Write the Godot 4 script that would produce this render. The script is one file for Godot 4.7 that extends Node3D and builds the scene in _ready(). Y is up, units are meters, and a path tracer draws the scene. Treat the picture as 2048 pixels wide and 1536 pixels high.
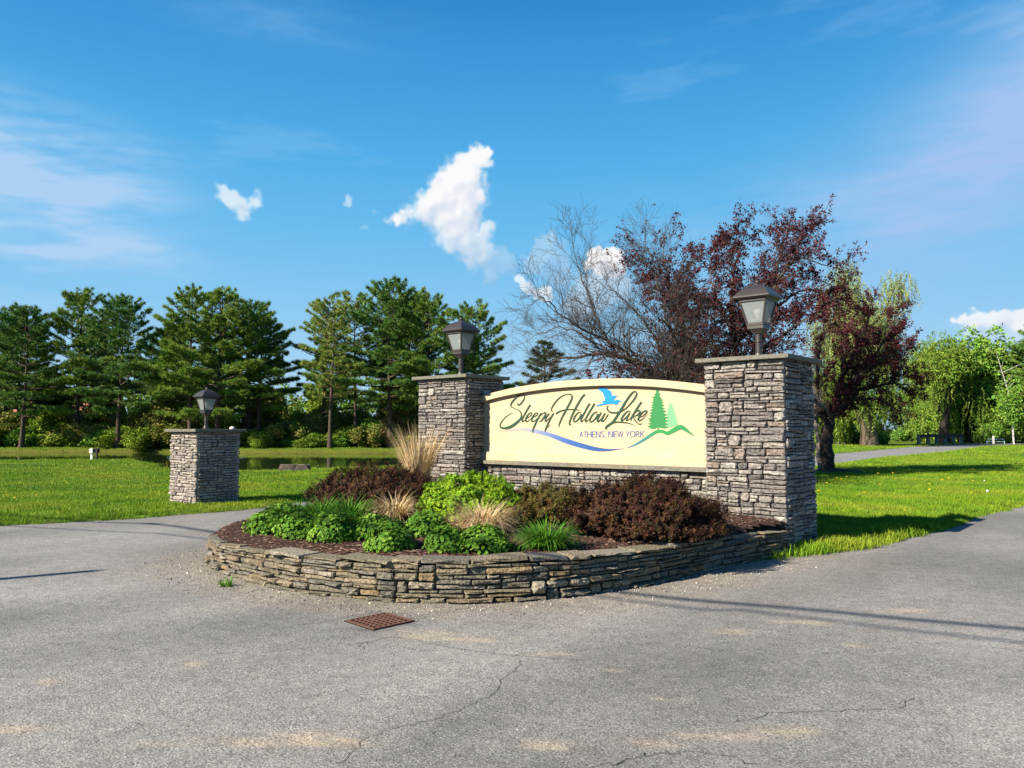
extends Node3D

const EXPOSURE := 2.4
const TH := 0.70162
var rng := RandomNumberGenerator.new()
var used := {}
var noise := FastNoiseLite.new()
var noise2 := FastNoiseLite.new()
var M := {}
var lawn_left := PackedVector2Array([Vector2(-200, -2), Vector2(-40, 6.0), Vector2(-14, 11.4), Vector2(-8.55, 12.97), Vector2(-6.9, 13.83), Vector2(-5.43, 15.36), Vector2(-4.69, 17.15), Vector2(-0.4, 24.6), Vector2(21.6, 51.6), Vector2(38.5, 73.5), Vector2(56.4, 92.7), Vector2(90, 120), Vector2(90, 300), Vector2(-200, 300)])
var lawn_island := PackedVector2Array([Vector2(2.6, 9.28), Vector2(3.01, 9.46), Vector2(4.71, 10.4), Vector2(6.61, 12.1), Vector2(8.67, 14.23), Vector2(10.8, 16.36), Vector2(30, 36), Vector2(70, 77), Vector2(52, 80), Vector2(46.5, 75.9), Vector2(29.6, 53.85), Vector2(22.3, 45.9), Vector2(15.3, 36.6), Vector2(4.8, 23.7), Vector2(-1.5, 16.2), Vector2(-2.9, 12.9), Vector2(-2.4, 10.4), Vector2(0.6, 8.9)])
var lawn_right := PackedVector2Array([Vector2(13.2, 8.6), Vector2(16, 11.5), Vector2(40, 36), Vector2(90, 88), Vector2(200, 60), Vector2(200, -4), Vector2(40, 1)])
var pond := PackedVector2Array([Vector2(-52, 47), Vector2(-34, 45.5), Vector2(-28.3, 44.2), Vector2(-23.3, 46.4), Vector2(-19.4, 41.8), Vector2(-16.2, 35.6), Vector2(-14.6, 33.9), Vector2(-11.5, 32.9), Vector2(-8.3, 34.6), Vector2(-4.8, 38.2), Vector2(-1.5, 43), Vector2(1, 52), Vector2(-1, 62), Vector2(-8, 66.4), Vector2(-16, 66.2), Vector2(-23, 66), Vector2(-35, 70), Vector2(-52, 68)])
var bed_pts := PackedVector2Array([Vector2(3.6, 10.05), Vector2(2.91, 9.5), Vector2(2.11, 8.77), Vector2(1.13, 7.86), Vector2(0.2, 7.36), Vector2(-0.81, 7.24), Vector2(-1.82, 7.57), Vector2(-2.72, 8.2), Vector2(-3.4, 8.9), Vector2(-3.72, 9.6), Vector2(-3.6, 10.4), Vector2(-3.15, 11.3), Vector2(-2.6, 12.3), Vector2(-2.1, 13.6), Vector2(-1.78, 14.6)])


class MB:
	var v := PackedVector3Array()
	var n := PackedVector3Array()
	var c := PackedColorArray()
	var uv := PackedVector2Array()
	var tint := Color.WHITE

	func tri(a: Vector3, b: Vector3, d: Vector3) -> void:
		var nn := (b - a).cross(d - a).normalized()
		v.append(a); v.append(d); v.append(b)
		for i in 3:
			n.append(nn); c.append(tint)

	func tris(a: Vector3, b: Vector3, d: Vector3, na: Vector3, nb: Vector3, nd: Vector3) -> void:
		v.append(a); v.append(d); v.append(b)
		n.append(na); n.append(nd); n.append(nb)
		for i in 3:
			c.append(tint)

	func quad(a: Vector3, b: Vector3, d: Vector3, e: Vector3) -> void:
		tri(a, b, d)
		tri(a, d, e)

	func box(o: Vector3, x: Vector3, y: Vector3, z: Vector3) -> void:
		# o centre; half axes, right-handed
		var p := []
		for k in 8:
			p.append(o + x * (1 if k & 1 else -1) + y * (1 if k & 2 else -1) + z * (1 if k & 4 else -1))
		quad(p[4], p[5], p[7], p[6]); quad(p[1], p[0], p[2], p[3])
		quad(p[5], p[1], p[3], p[7]); quad(p[0], p[4], p[6], p[2])
		quad(p[6], p[7], p[3], p[2]); quad(p[0], p[1], p[5], p[4])

	func bevel_box(o: Vector3, x: Vector3, y: Vector3, z: Vector3, r: float) -> void:
		# a slab with its upper and lower edges chamfered
		var lx := x.length(); var ly := y.length(); var lz := z.length()
		var ux := x / lx; var uy := y / ly; var uz := z / lz
		var rings := []
		for q in [[-ly, r], [-ly + r, 0.0], [ly - r, 0.0], [ly, r]]:
			var hx: float = lx - q[1]; var hz: float = lz - q[1]
			rings.append([o + uy * q[0] - ux * hx + uz * hz, o + uy * q[0] + ux * hx + uz * hz, o + uy * q[0] + ux * hx - uz * hz, o + uy * q[0] - ux * hx - uz * hz])
		for k in 3:
			for i in 4:
				var j := (i + 1) % 4
				quad(rings[k][i], rings[k][j], rings[k + 1][j], rings[k + 1][i])
		quad(rings[3][0], rings[3][1], rings[3][2], rings[3][3])
		quad(rings[0][3], rings[0][2], rings[0][1], rings[0][0])

	func frustum(o: Vector3, h0: float, y0: float, h1: float, y1: float, cap0 := false, cap1 := false) -> void:
		var a := []; var b := []
		for s in [[-1, 1], [1, 1], [1, -1], [-1, -1]]:
			a.append(o + Vector3(s[0] * h0, y0, s[1] * h0)); b.append(o + Vector3(s[0] * h1, y1, s[1] * h1))
		for i in 4:
			var j := (i + 1) % 4
			quad(a[i], a[j], b[j], b[i])
		if cap1: quad(b[0], b[1], b[2], b[3])
		if cap0: quad(a[3], a[2], a[1], a[0])

	func tube(p: Array, r: Array, sides: int, capped := false) -> void:
		var prev := []; var prevn := []
		var up := Vector3(0.31, 0.2, 0.93)
		for i in p.size():
			var t: Vector3 = ((p[mini(i + 1, p.size() - 1)] as Vector3) - (p[maxi(i - 1, 0)] as Vector3)).normalized()
			if i == 0 and absf(t.dot(up)) > 0.9: up = Vector3(1, 0, 0)
			var a := t.cross(up).normalized()
			if a.length() < 0.5: a = Vector3(1, 0, 0)
			var b := t.cross(a).normalized()
			up = a.cross(t)
			var ring := []; var rn := []
			for k in sides:
				var g := TAU * k / sides
				var q := a * cos(g) - b * sin(g)
				ring.append((p[i] as Vector3) + q * (r[i] as float)); rn.append(q)
			if i > 0:
				for k in sides:
					var l := (k + 1) % sides
					tris(prev[k], ring[l], prev[l], prevn[k], rn[l], prevn[l])
					tris(prev[k], ring[k], ring[l], prevn[k], rn[k], rn[l])
			if capped and (i == 0 or i == p.size() - 1):
				for k in sides:
					var l := (k + 1) % sides
					if i == 0: tri(p[i], ring[l], ring[k])
					else: tri(p[i], ring[k], ring[l])
			prev = ring; prevn = rn

	func lathe(o: Vector3, prof: Array, sides: int) -> void:
		# prof: [radius, y] from bottom to top
		for i in prof.size() - 1:
			var r0: float = prof[i][0]; var y0: float = prof[i][1]; var r1: float = prof[i + 1][0]; var y1: float = prof[i + 1][1]
			var sl := Vector2(y1 - y0, r0 - r1).normalized()
			for k in sides:
				var g0 := TAU * k / sides; var g1 := TAU * (k + 1) / sides
				var d0 := Vector3(sin(g0), 0, cos(g0)); var d1 := Vector3(sin(g1), 0, cos(g1))
				var n0 := d0 * sl.x + Vector3.UP * sl.y; var n1 := d1 * sl.x + Vector3.UP * sl.y
				var a := o + d0 * r0 + Vector3.UP * y0; var b := o + d1 * r0 + Vector3.UP * y0
				var e := o + d1 * r1 + Vector3.UP * y1; var f := o + d0 * r1 + Vector3.UP * y1
				tris(a, b, e, n0, n1, n1); tris(a, e, f, n0, n1, n0)

	func mesh() -> ArrayMesh:
		var a := []
		a.resize(Mesh.ARRAY_MAX)
		a[Mesh.ARRAY_VERTEX] = v; a[Mesh.ARRAY_NORMAL] = n; a[Mesh.ARRAY_COLOR] = c
		if uv.size() == v.size(): a[Mesh.ARRAY_TEX_UV] = uv
		var m := ArrayMesh.new()
		m.add_surface_from_arrays(Mesh.PRIMITIVE_TRIANGLES, a)
		return m


func P(x: float, d: float, h := 0.0) -> Vector3:
	return Vector3(x, h, -d)

func rr(a: float, b: float) -> float:
	return rng.randf_range(a, b)

func numbered(s: String) -> String:
	used[s] = used.get(s, -1) + 1
	return s if used[s] == 0 else "%s_%03d" % [s, used[s]]

func tag(o: Node3D, label: String, category: String, group := "", kind := "") -> Node3D:
	if label: o.set_meta("label", label)
	if category: o.set_meta("category", category)
	if group: o.set_meta("group", group)
	if kind: o.set_meta("kind", kind)
	return o

func thing(called: String, label: String, category: String, at: Vector3, group := "") -> Node3D:
	var o := Node3D.new()
	o.name = numbered(called)
	o.position = at
	add_child(o)
	return tag(o, label, category, group)

func part(called: String, m: Mesh, material: Material, parent: Node3D, at := Vector3.ZERO) -> MeshInstance3D:
	var o := MeshInstance3D.new()
	o.name = called if parent != self else numbered(called)
	o.mesh = m
	o.material_override = material
	o.position = at
	parent.add_child(o, true)
	return o

func structure(called: String, m: Mesh, material: Material) -> MeshInstance3D:
	var o := part(called, m, material, self)
	o.set_meta("kind", "structure")
	return o

func scatter(called: String, m: Mesh, material: Material, list: Array, tints: Array, parent: Node3D, stuff := true) -> MultiMeshInstance3D:
	var mm := MultiMesh.new()
	mm.transform_format = MultiMesh.TRANSFORM_3D
	mm.use_colors = true
	mm.mesh = m
	mm.instance_count = list.size()
	for i in list.size():
		mm.set_instance_transform(i, list[i])
		mm.set_instance_color(i, tints[i])
	return scatter_mm(called, mm, material, parent, stuff)

func scatter_mm(called: String, mm: MultiMesh, material: Material, parent: Node3D, stuff := true) -> MultiMeshInstance3D:
	var o := MultiMeshInstance3D.new()
	o.name = called if parent != self else numbered(called)
	o.multimesh = mm
	o.material_override = material
	if stuff: o.set_meta("kind", "stuff")
	parent.add_child(o, true)
	return o

func lin(r: float, g: float, b: float) -> Color:
	return Color(r, g, b).linear_to_srgb()

func mat(r: float, g: float, b: float, rough := 0.9) -> StandardMaterial3D:
	var m := StandardMaterial3D.new()
	m.albedo_color = lin(r, g, b)
	m.roughness = rough
	m.metallic_specular = 0.35
	m.vertex_color_use_as_albedo = true
	return m

func leaf_mat(r: float, g: float, b: float, back := 0.5, rough := 0.6) -> StandardMaterial3D:
	var m := mat(r, g, b, rough)
	m.metallic_specular = 0.25
	m.backlight_enabled = true
	m.backlight = Color(back, back, back * 0.6)
	return m

func ntex(kind: int, freq: float, octaves: int, cols: Array, offs: Array, side := 512, sd := 1) -> NoiseTexture2D:
	var f := FastNoiseLite.new()
	f.noise_type = kind
	f.frequency = freq
	f.seed = sd
	f.fractal_octaves = octaves
	f.fractal_type = FastNoiseLite.FRACTAL_FBM if octaves > 1 else FastNoiseLite.FRACTAL_NONE
	var t := NoiseTexture2D.new()
	t.width = side
	t.height = side
	t.seamless = true
	t.noise = f
	var g := Gradient.new()
	g.offsets = PackedFloat32Array(offs)
	var pc := PackedColorArray()
	for q in cols:
		pc.append(q)
	g.colors = pc
	t.color_ramp = g
	return t

func nnormal(kind: int, freq: float, octaves: int, strength: float, side := 512, sd := 1) -> NoiseTexture2D:
	var f := FastNoiseLite.new()
	f.noise_type = kind
	f.frequency = freq
	f.seed = sd
	f.fractal_octaves = octaves
	var t := NoiseTexture2D.new()
	t.width = side
	t.height = side
	t.seamless = true
	t.as_normal_map = true
	t.bump_strength = strength
	t.noise = f
	return t

func grey(x: float) -> Color:
	return Color(x, x, x)

func triplanar(m: StandardMaterial3D, albedo: Texture2D, normal: Texture2D, scale: float, nscale := 1.0) -> StandardMaterial3D:
	m.albedo_texture = albedo
	if normal:
		m.normal_enabled = true
		m.normal_texture = normal
		m.normal_scale = nscale
	m.uv1_triplanar = true
	m.uv1_world_triplanar = true
	m.uv1_scale = Vector3.ONE * scale
	return m

func sdf(p: Vector2, poly: PackedVector2Array) -> float:
	# signed distance, positive inside
	var best := 1e12
	var inside := false
	var j := poly.size() - 1
	for i in poly.size():
		var a := poly[i]
		var b := poly[j]
		var e := b - a
		var w := p - a
		var q := w - e * clampf(w.dot(e) / e.length_squared(), 0.0, 1.0)
		best = minf(best, q.length_squared())
		if (a.y > p.y) != (b.y > p.y) and p.x < e.x * (p.y - a.y) / e.y + a.x:
			inside = not inside
		j = i
	return sqrt(best) if inside else -sqrt(best)

func lawn(p: Vector2) -> float:
	var s := maxf(sdf(p, lawn_left), sdf(p, lawn_island))
	if p.x > 8.0: s = maxf(s, sdf(p, lawn_right))
	return s + noise.get_noise_2d(p.x * 9.0, p.y * 9.0) * 0.09 + noise.get_noise_2d(p.x * 40.0, p.y * 40.0) * 0.04

func pond_in(p: Vector2) -> float:
	if p.x > 8 or p.x < -60 or p.y < 26 or p.y > 80: return -20.0
	return sdf(p, pond) + noise.get_noise_2d(p.x * 7.0, p.y * 7.0) * 0.7 + noise.get_noise_2d(p.x * 25.0, p.y * 25.0) * 0.25

func ground(p: Vector2) -> float:
	var s := lawn(p)
	if s < 0.0: return maxf(s * 0.5, -0.08)
	var h := 0.045 * smoothstep(0.0, 0.35, s) + noise.get_noise_2d(p.x * 1.3, p.y * 1.3) * 0.14 * smoothstep(0.5, 6.0, s)
	var w := pond_in(p)
	if p.x < 4.0: h = lerpf(h, -0.10, smoothstep(-9.0, -0.5, w))
	if w > -5.0:
		if p.y > 56.0: h -= 0.95 * smoothstep(-3.2, 1.6, w)
		else: h -= 0.95 * smoothstep(-0.25, 0.55, w)
	var q := Vector2((p.x + 15.7) / 1.9, (p.y - 31.7 - 0.25 * sin(p.x * 2.0)) / 0.32)
	h -= 0.30 * exp(-q.length_squared())
	return h

func soil(p: Vector2) -> float:
	return 0.31 + 0.24 * clampf((p.y - 7.4) / 5.5, 0.0, 1.0) + noise.get_noise_2d(p.x * 20.0, p.y * 20.0) * 0.02

func crom(p: Array, sub: int) -> Array:
	# Catmull-Rom through Vector3 points
	var out := []
	for i in p.size() - 1:
		var a: Vector3 = p[maxi(i - 1, 0)]; var b: Vector3 = p[i]; var c: Vector3 = p[i + 1]; var d: Vector3 = p[mini(i + 2, p.size() - 1)]
		for k in sub:
			out.append(b.cubic_interpolate(c, a, d, float(k) / sub))
	out.append(p[-1])
	return out

# ---------------------------------------------------------------- sky
var cirrus := FastNoiseLite.new()
var puff := FastNoiseLite.new()
const STOPS := [[-90.0, 0.60, 0.66, 0.70], [-2.0, 0.72, 0.83, 0.92], [4.0, 0.67, 0.84, 0.955], [9.0, 0.55, 0.79, 0.95], [14.0, 0.435, 0.745, 0.94], [20.0, 0.33, 0.68, 0.91], [26.0, 0.255, 0.60, 0.86], [31.0, 0.195, 0.525, 0.79], [50.0, 0.11, 0.37, 0.64], [90.0, 0.08, 0.27, 0.52]]
var clouds := []

func dir_of(x: float, y: float) -> Vector2:
	# azimuth and elevation in degrees, from offsets along a horizon 1540 units away
	return Vector2(rad_to_deg(atan2(x - 1024.0, 1540.0)), rad_to_deg(atan2(860.0 - y, 1540.0) * cos(atan2(x - 1024.0, 1540.0))))

func cloud(list: Array, strength: float, soft: float, white: float) -> void:
	var c := {"b": [], "k": strength, "soft": soft, "white": white}
	var lo := Vector2(999, 999); var hi := Vector2(-999, -999)
	for q in list:
		var a := dir_of(q[0], q[1])
		var r: float = q[2] / 27.5
		c.b.append(Vector3(a.x, a.y, r))
		lo = lo.min(a - Vector2.ONE * r * 1.7); hi = hi.max(a + Vector2.ONE * r * 1.7)
	c.box = Rect2(lo, hi - lo)
	c.top = hi.y - 1.0
	c.fall = 0.62 / maxf(2.0, hi.y - lo.y)
	clouds.append(c)

func body(c: Dictionary, a: float, e: float) -> float:
	var s := 0.0
	for q in c.b:
		var dx: float = a - q.x
		var dy: float = (e - q.y) * 1.05
		var r: float = q.z * 1.45
		var k := 1.0 - (dx * dx + dy * dy) / (r * r)
		if k > 0.0: s += k * k
	return s

func puffiness(a: float, e: float) -> float:
	return puff.get_noise_2d(a * 42.0, e * 42.0) * 0.65 + puff.get_noise_2d(a * 110.0 + 70.0, e * 110.0) * 0.34 + puff.get_noise_2d(a * 260.0, e * 260.0 + 40.0) * 0.13

func sky_at(a: float, e: float, fine: bool) -> Color:
	var c := Color.BLACK
	for i in STOPS.size() - 1:
		var lo: Array = STOPS[i]; var hi: Array = STOPS[i + 1]
		if e <= hi[0]:
			var t := clampf((e - lo[0]) / (hi[0] - lo[0]), 0.0, 1.0)
			c = Color(lerpf(lo[1], hi[1], t), lerpf(lo[2], hi[2], t), lerpf(lo[3], hi[3], t))
			break
	if e < -1.0: return c
	# thin streaked cirrus, drawn out along gentle arcs
	var u := a + e * 0.35
	var w := e - a * 0.06
	var streak := cirrus.get_noise_2d(u * 3.2, w * 17.0) * 0.5 + cirrus.get_noise_2d(u * 8.0 + 50.0, w * 46.0) * 0.27 + cirrus.get_noise_2d(u * 20.0, w * 120.0 + 9.0) * 0.14
	var mass := cirrus.get_noise_2d(u * 0.9 + 300.0, w * 2.4)
	var left := exp(-pow((a + 35.0) / 11.0, 4.0) - pow((e - 15.9 + (a + 33.0) * 0.16) / 4.6, 4.0))
	var right := exp(-pow((a - 36.0) / 13.5, 2.0) - pow((e - 16.5 - (a - 30.0) * 0.45) / 6.0, 2.0))
	var low := exp(-pow((a + 31.0) / 7.0, 2.0) - pow((e - 10.0) / 3.0, 2.0)) * maxf(0.0, 0.3 + streak * 2.6)
	var mid := exp(-pow((a - 19.0) / 10.0, 2.0) - pow((e - 14.5) / 3.0, 2.0))
	var top := exp(-pow((a + 17.0) / 8.0, 2.0) - pow((e - 27.5) / 1.6, 2.0))
	var k := left * (0.74 + streak * 1.35) + right * (0.95 + streak * 0.5 + mass * 0.3) + low * 0.4 + mid * (0.16 + streak * 0.5) + top * (0.15 + streak * 0.35)
	k += clampf(mass * 0.8 + streak * 0.5 - 0.30, 0.0, 0.18) * smoothstep(4.0, 12.0, e)
	k = clampf(k, 0.0, 0.86)
	var tintc := Color(0.72, 0.835, 0.96).lerp(Color(0.69, 0.785, 0.945), smoothstep(5.0, 30.0, a))
	c = c.lerp(tintc, k)
	if not fine: return c
	for q in clouds:
		if not q.box.has_point(Vector2(a, e)): continue
		# the outline is pushed about by noise before it is looked up, so that lobes and wisps form
		var wx := puff.get_noise_2d(a * 30.0, e * 30.0) * 0.42 + puff.get_noise_2d(a * 75.0 + 90.0, e * 75.0) * 0.2
		var wy := puff.get_noise_2d(a * 30.0 + 500.0, e * 30.0) * 0.42 + puff.get_noise_2d(a * 75.0 + 700.0, e * 75.0) * 0.2
		var d := body(q, a + wx, e + wy)
		var f := puffiness(a, e)
		var dd := d * 1.2 + f * 0.30 - 0.12
		if dd <= 0.0: continue
		var down := smoothstep(0.0, 7.0, q.top - e)
		var alpha: float = smoothstep(0.0, q.soft * (0.85 + 0.8 * down), dd) * q.k
		# how much cloud lies towards the sun, up and to the left
		var da := body(q, a + wx - 0.8, e + wy + 0.7) - d
		var fa := puff.get_noise_2d(a * 26.0 - 9.0, e * 26.0 + 9.0) - puff.get_noise_2d(a * 26.0, e * 26.0)
		var lit: float = clampf(q.white + 0.10 - q.fall * maxf(0.0, q.top - e) - da * 0.2 - fa * 0.24 + f * 0.10, 0.0, 1.0)
		var cc := Color(0.66, 0.75, 0.88).lerp(Color(0.985, 0.985, 0.99), lit)
		c = c.lerp(cc, clampf(alpha, 0.0, 1.0))
	return c

func make_sky() -> ImageTexture:
	cirrus.noise_type = FastNoiseLite.TYPE_SIMPLEX_SMOOTH
	cirrus.frequency = 0.02
	cirrus.fractal_octaves = 3
	cirrus.seed = 11
	puff.noise_type = FastNoiseLite.TYPE_SIMPLEX_SMOOTH
	puff.frequency = 0.02
	puff.fractal_octaves = 2
	puff.seed = 5
	cloud([[950, 305, 24], [965, 300, 18], [925, 325, 36], [975, 318, 12], [890, 362, 34], [940, 365, 36], [862, 385, 28], [905, 410, 44], [940, 410, 34], [835, 415, 28], [880, 440, 40], [925, 450, 40], [800, 428, 20], [785, 436, 14]], 1.0, 0.95, 0.92)
	cloud([[900, 470, 36], [940, 480, 40], [955, 510, 34], [975, 455, 20]], 0.8, 1.1, 0.7)
	cloud([[985, 512, 30], [1015, 525, 26], [980, 548, 22]], 0.42, 0.9, 0.38)
	cloud([[1085, 500, 26], [1100, 480, 26], [1105, 520, 36], [1070, 525, 26], [1130, 550, 36]], 0.45, 0.9, 0.42)
	cloud([[1040, 550, 12], [1046, 562, 12], [1060, 572, 12], [1085, 590, 20]], 0.8, 0.55, 0.82)
	cloud([[1212, 508, 20], [1195, 512, 18], [1232, 510, 18], [1210, 528, 30], [1185, 530, 16], [1240, 530, 20]], 1.0, 0.7, 0.92)
	cloud([[1205, 560, 38], [1180, 590, 40], [1235, 580, 36], [1160, 620, 40]], 0.6, 0.9, 0.6)
	cloud([[434, 376, 15], [445, 390, 17], [462, 402, 19], [470, 388, 14], [456, 384, 12], [478, 414, 18], [494, 398, 17], [508, 388, 14], [480, 428, 13], [514, 402, 11]], 0.75, 1.8, 0.9)
	cloud([[685, 397, 8], [690, 393, 6]], 0.55, 0.9, 0.75)
	cloud([[752, 415, 5], [725, 448, 5]], 0.3, 0.9, 0.7)
	cloud([[1925, 640, 14], [1950, 636, 16], [1980, 632, 16], [2005, 640, 16], [2040, 640, 14], [2065, 638, 16]], 0.9, 0.5, 0.85)
	cloud([[1950, 652, 26], [1990, 664, 34], [2030, 668, 34], [2060, 660, 34]], 0.55, 0.9, 0.55)
	var full := Vector2i(4096, 2048)
	var small := Image.create(1024, 512, false, Image.FORMAT_RGB8)
	for y in 512:
		var e := 90.0 - (y + 0.5) / 512.0 * 180.0
		if e < -3.0:
			small.fill_rect(Rect2i(0, y, 1024, 512 - y), sky_at(0, -3.0, false))
			break
		for x in 1024:
			var a := fposmod((x + 0.5) / 1024.0 * 360.0 + 180.0, 360.0) - 180.0
			small.set_pixel(x, y, sky_at(a, e, false))
	small.resize(full.x, full.y, Image.INTERPOLATE_CUBIC)
	for y in range(int((90.0 - 40.0) / 180.0 * full.y), int(91.0 / 180.0 * full.y)):
		var e := 90.0 - (y + 0.5) / full.y * 180.0
		for k in range(int(-42.0 / 360.0 * full.x), int(42.0 / 360.0 * full.x)):
			var a := (k + 0.5) / full.x * 360.0
			small.set_pixel(posmod(k, full.x), y, sky_at(a, e, true))
	return ImageTexture.create_from_image(small)

# ---------------------------------------------------------------- stones
func pack(L: float, Ht: float, hmin: float, hmax: float, lmin: float, lmax: float, step := 0.0) -> Array:
	# lays stones on a skyline: always on the lowest ledge. Returns [u0, u1, v0, v1]
	var sky := [[0.0, L, 0.0]]
	var out := []
	for guard in 4000:
		var low := 0
		for i in sky.size():
			if sky[i][2] < sky[low][2] - 0.0001: low = i
		var s: Array = sky[low]
		if s[2] >= Ht - 0.004: break
		var room: float = s[1] - s[0]
		var w := lmin + (lmax - lmin) * pow(rng.randf(), 1.6)
		if room - w < lmin * 0.8: w = room if room < lmax * 1.25 else room * rr(0.4, 0.6)
		var h := hmin + (hmax - hmin) * pow(rng.randf(), 1.5)
		if w < lmin * 1.5 and rng.randf() < 0.6: h = minf(hmax, h * 1.25)
		var chunk: bool = rng.randf() < 0.05 and Ht - s[2] > hmax * 2.0 and room > hmax * 3.0
		if chunk:
			h = hmax * rr(1.25, 1.7)
			w = h * rr(0.95, 1.5)
			if room - w < lmin * 0.8: w = room * 0.5
		for nb in ([] if chunk else [low - 1, low + 1]):
			if nb >= 0 and nb < sky.size():
				var dh: float = sky[nb][2] - s[2]
				if dh > hmin * 0.7 and dh < hmax * 1.15 and rng.randf() < 0.55: h = dh
		if Ht - s[2] - h < hmin * 0.8: h = Ht - s[2]
		var left := rng.randf() < 0.5
		var a: float = s[0] if left else s[1] - w
		out.append([a, a + w, s[2], s[2] + h])
		var fresh := []
		if w >= room - 0.0001: fresh = [[s[0], s[1], s[2] + h]]
		elif left: fresh = [[a, a + w, s[2] + h], [a + w, s[1], s[2]]]
		else: fresh = [[s[0], a, s[2]], [a, a + w, s[2] + h]]
		sky = sky.slice(0, low) + fresh + sky.slice(low + 1)
		var k := 0
		while k < sky.size() - 1:
			if absf(sky[k][2] - sky[k + 1][2]) < 0.003:
				sky[k + 1] = [sky[k][0], sky[k + 1][1], maxf(sky[k][2], sky[k + 1][2])]
				sky.remove_at(k)
			else: k += 1
	return out

func stone_shape(mb: MB, w: float, h: float, deep: float, proud: float, gap: float, rough: float) -> void:
	# an irregular split-faced block, x along the wall, y up, z out of it; its front at about z = proud
	var hw := w * 0.5 - gap
	var hh := h * 0.5 - gap
	var ring := []
	var nx := clampi(int(w / 0.07), 1, 4)
	var cut := minf(hw, hh) * 0.5
	var lean := rr(-0.035, 0.035) if w > 0.15 else rr(-0.1, 0.1)
	for side in 2:
		var sy := -1.0 if side == 0 else 1.0
		for i in nx + 1:
			var t := float(i) / nx
			if side == 1: t = 1.0 - t
			var x := lerpf(-hw, hw, t)
			if i == 0: x += (cut if side == 0 else -cut) * rr(0.2, 1.0)
			if i == nx: x -= (cut if side == 0 else -cut) * rr(0.2, 1.0)
			ring.append(Vector2(x, sy * hh * rr(0.78, 1.05) + lean * x))
		if hh > 0.025: ring.append(Vector2(-sy * hw * rr(0.93, 1.02), sy * -0.1 * hh + rr(-0.3, 0.3) * hh))
	var N := ring.size()
	var front := []
	var inner := []
	for q in ring:
		var e: float = proud * rr(0.45, 0.75)
		front.append(Vector3(q.x, q.y, e))
		var s := 1.0 - minf(0.010, hh * 0.3) / maxf(0.02, absf(q.y) + 0.001) * 0.8
		inner.append(Vector3(q.x - signf(q.x) * minf(0.011, hw * 0.3) * rr(0.5, 1.3), q.y * clampf(s, 0.35, 0.9), proud * rr(1.0 - rough, 1.0 + rough)))
	for i in N:
		var j := (i + 1) % N
		var b0 := Vector3(ring[i].x, ring[i].y, -deep); var b1 := Vector3(ring[j].x, ring[j].y, -deep)
		mb.quad(b0, b1, front[j], front[i])
		mb.quad(front[i], front[j], inner[j], inner[i])
	# the face: triangles between a ridge of mid points and the inner ring
	var mid := []
	for k in nx:
		mid.append(Vector3(lerpf(-hw * 0.6, hw * 0.6, (k + 0.5) / nx), rr(-0.2, 0.2) * hh, proud * rr(1.0 - rough * 0.5, 1.0 + rough * 1.3)))
	for i in N:
		var j := (i + 1) % N
		var a := 0; var b := 0
		for k in nx:
			if inner[i].distance_squared_to(mid[k]) < inner[i].distance_squared_to(mid[a]): a = k
			if inner[j].distance_squared_to(mid[k]) < inner[j].distance_squared_to(mid[b]): b = k
		mb.tri(inner[i], inner[j], mid[a])
		if a != b: mb.tri(inner[j], mid[b], mid[a])

func place_stone(called: String, parent: Node3D, o: Vector3, x: Vector3, z: Vector3, w: float, h: float, deep: float, proud: float, gap: float, rough: float, m: Material, into: MB = null) -> void:
	var mb := MB.new()
	stone_shape(mb, w, h, deep, proud, gap, rough)
	var y := Vector3.UP
	var t := Basis(x, y, z)
	if into:
		for i in mb.v.size():
			into.v.append(o + t * mb.v[i]); into.n.append(t * mb.n[i]); into.c.append(mb.c[i])
		return
	for i in mb.v.size():
		mb.v[i] = t * mb.v[i]; mb.n[i] = t * mb.n[i]
	part(called, mb.mesh(), m, parent, o)

func stone_face(parent: Node3D, o: Vector3, x: Vector3, z: Vector3, L: float, y0: float, y1: float, sizes: Array, mats: Array, extend: float, single := true) -> void:
	# o: lower left of the face seen from outside, x along it, z outwards
	var into: MB = null if single else MB.new()
	for q in pack(L + extend * 2.0, y1 - y0, sizes[0], sizes[1], sizes[2], sizes[3]):
		var c: Vector3 = o + x * ((q[0] + q[1]) * 0.5 - extend) + Vector3.UP * (y0 + (q[2] + q[3]) * 0.5)
		var m: Material = mats[mini(int(pow(rng.randf(), 1.25) * mats.size()), mats.size() - 1)]
		place_stone("stone", parent, c, x, z, q[1] - q[0], q[3] - q[2], 0.03, rr(0.030, 0.060), 0.003, 0.25, m, into)
	if into:
		var b := part("stone", into.mesh(), mats[1], parent)
		b.set_meta("kind", "stuff")

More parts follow.
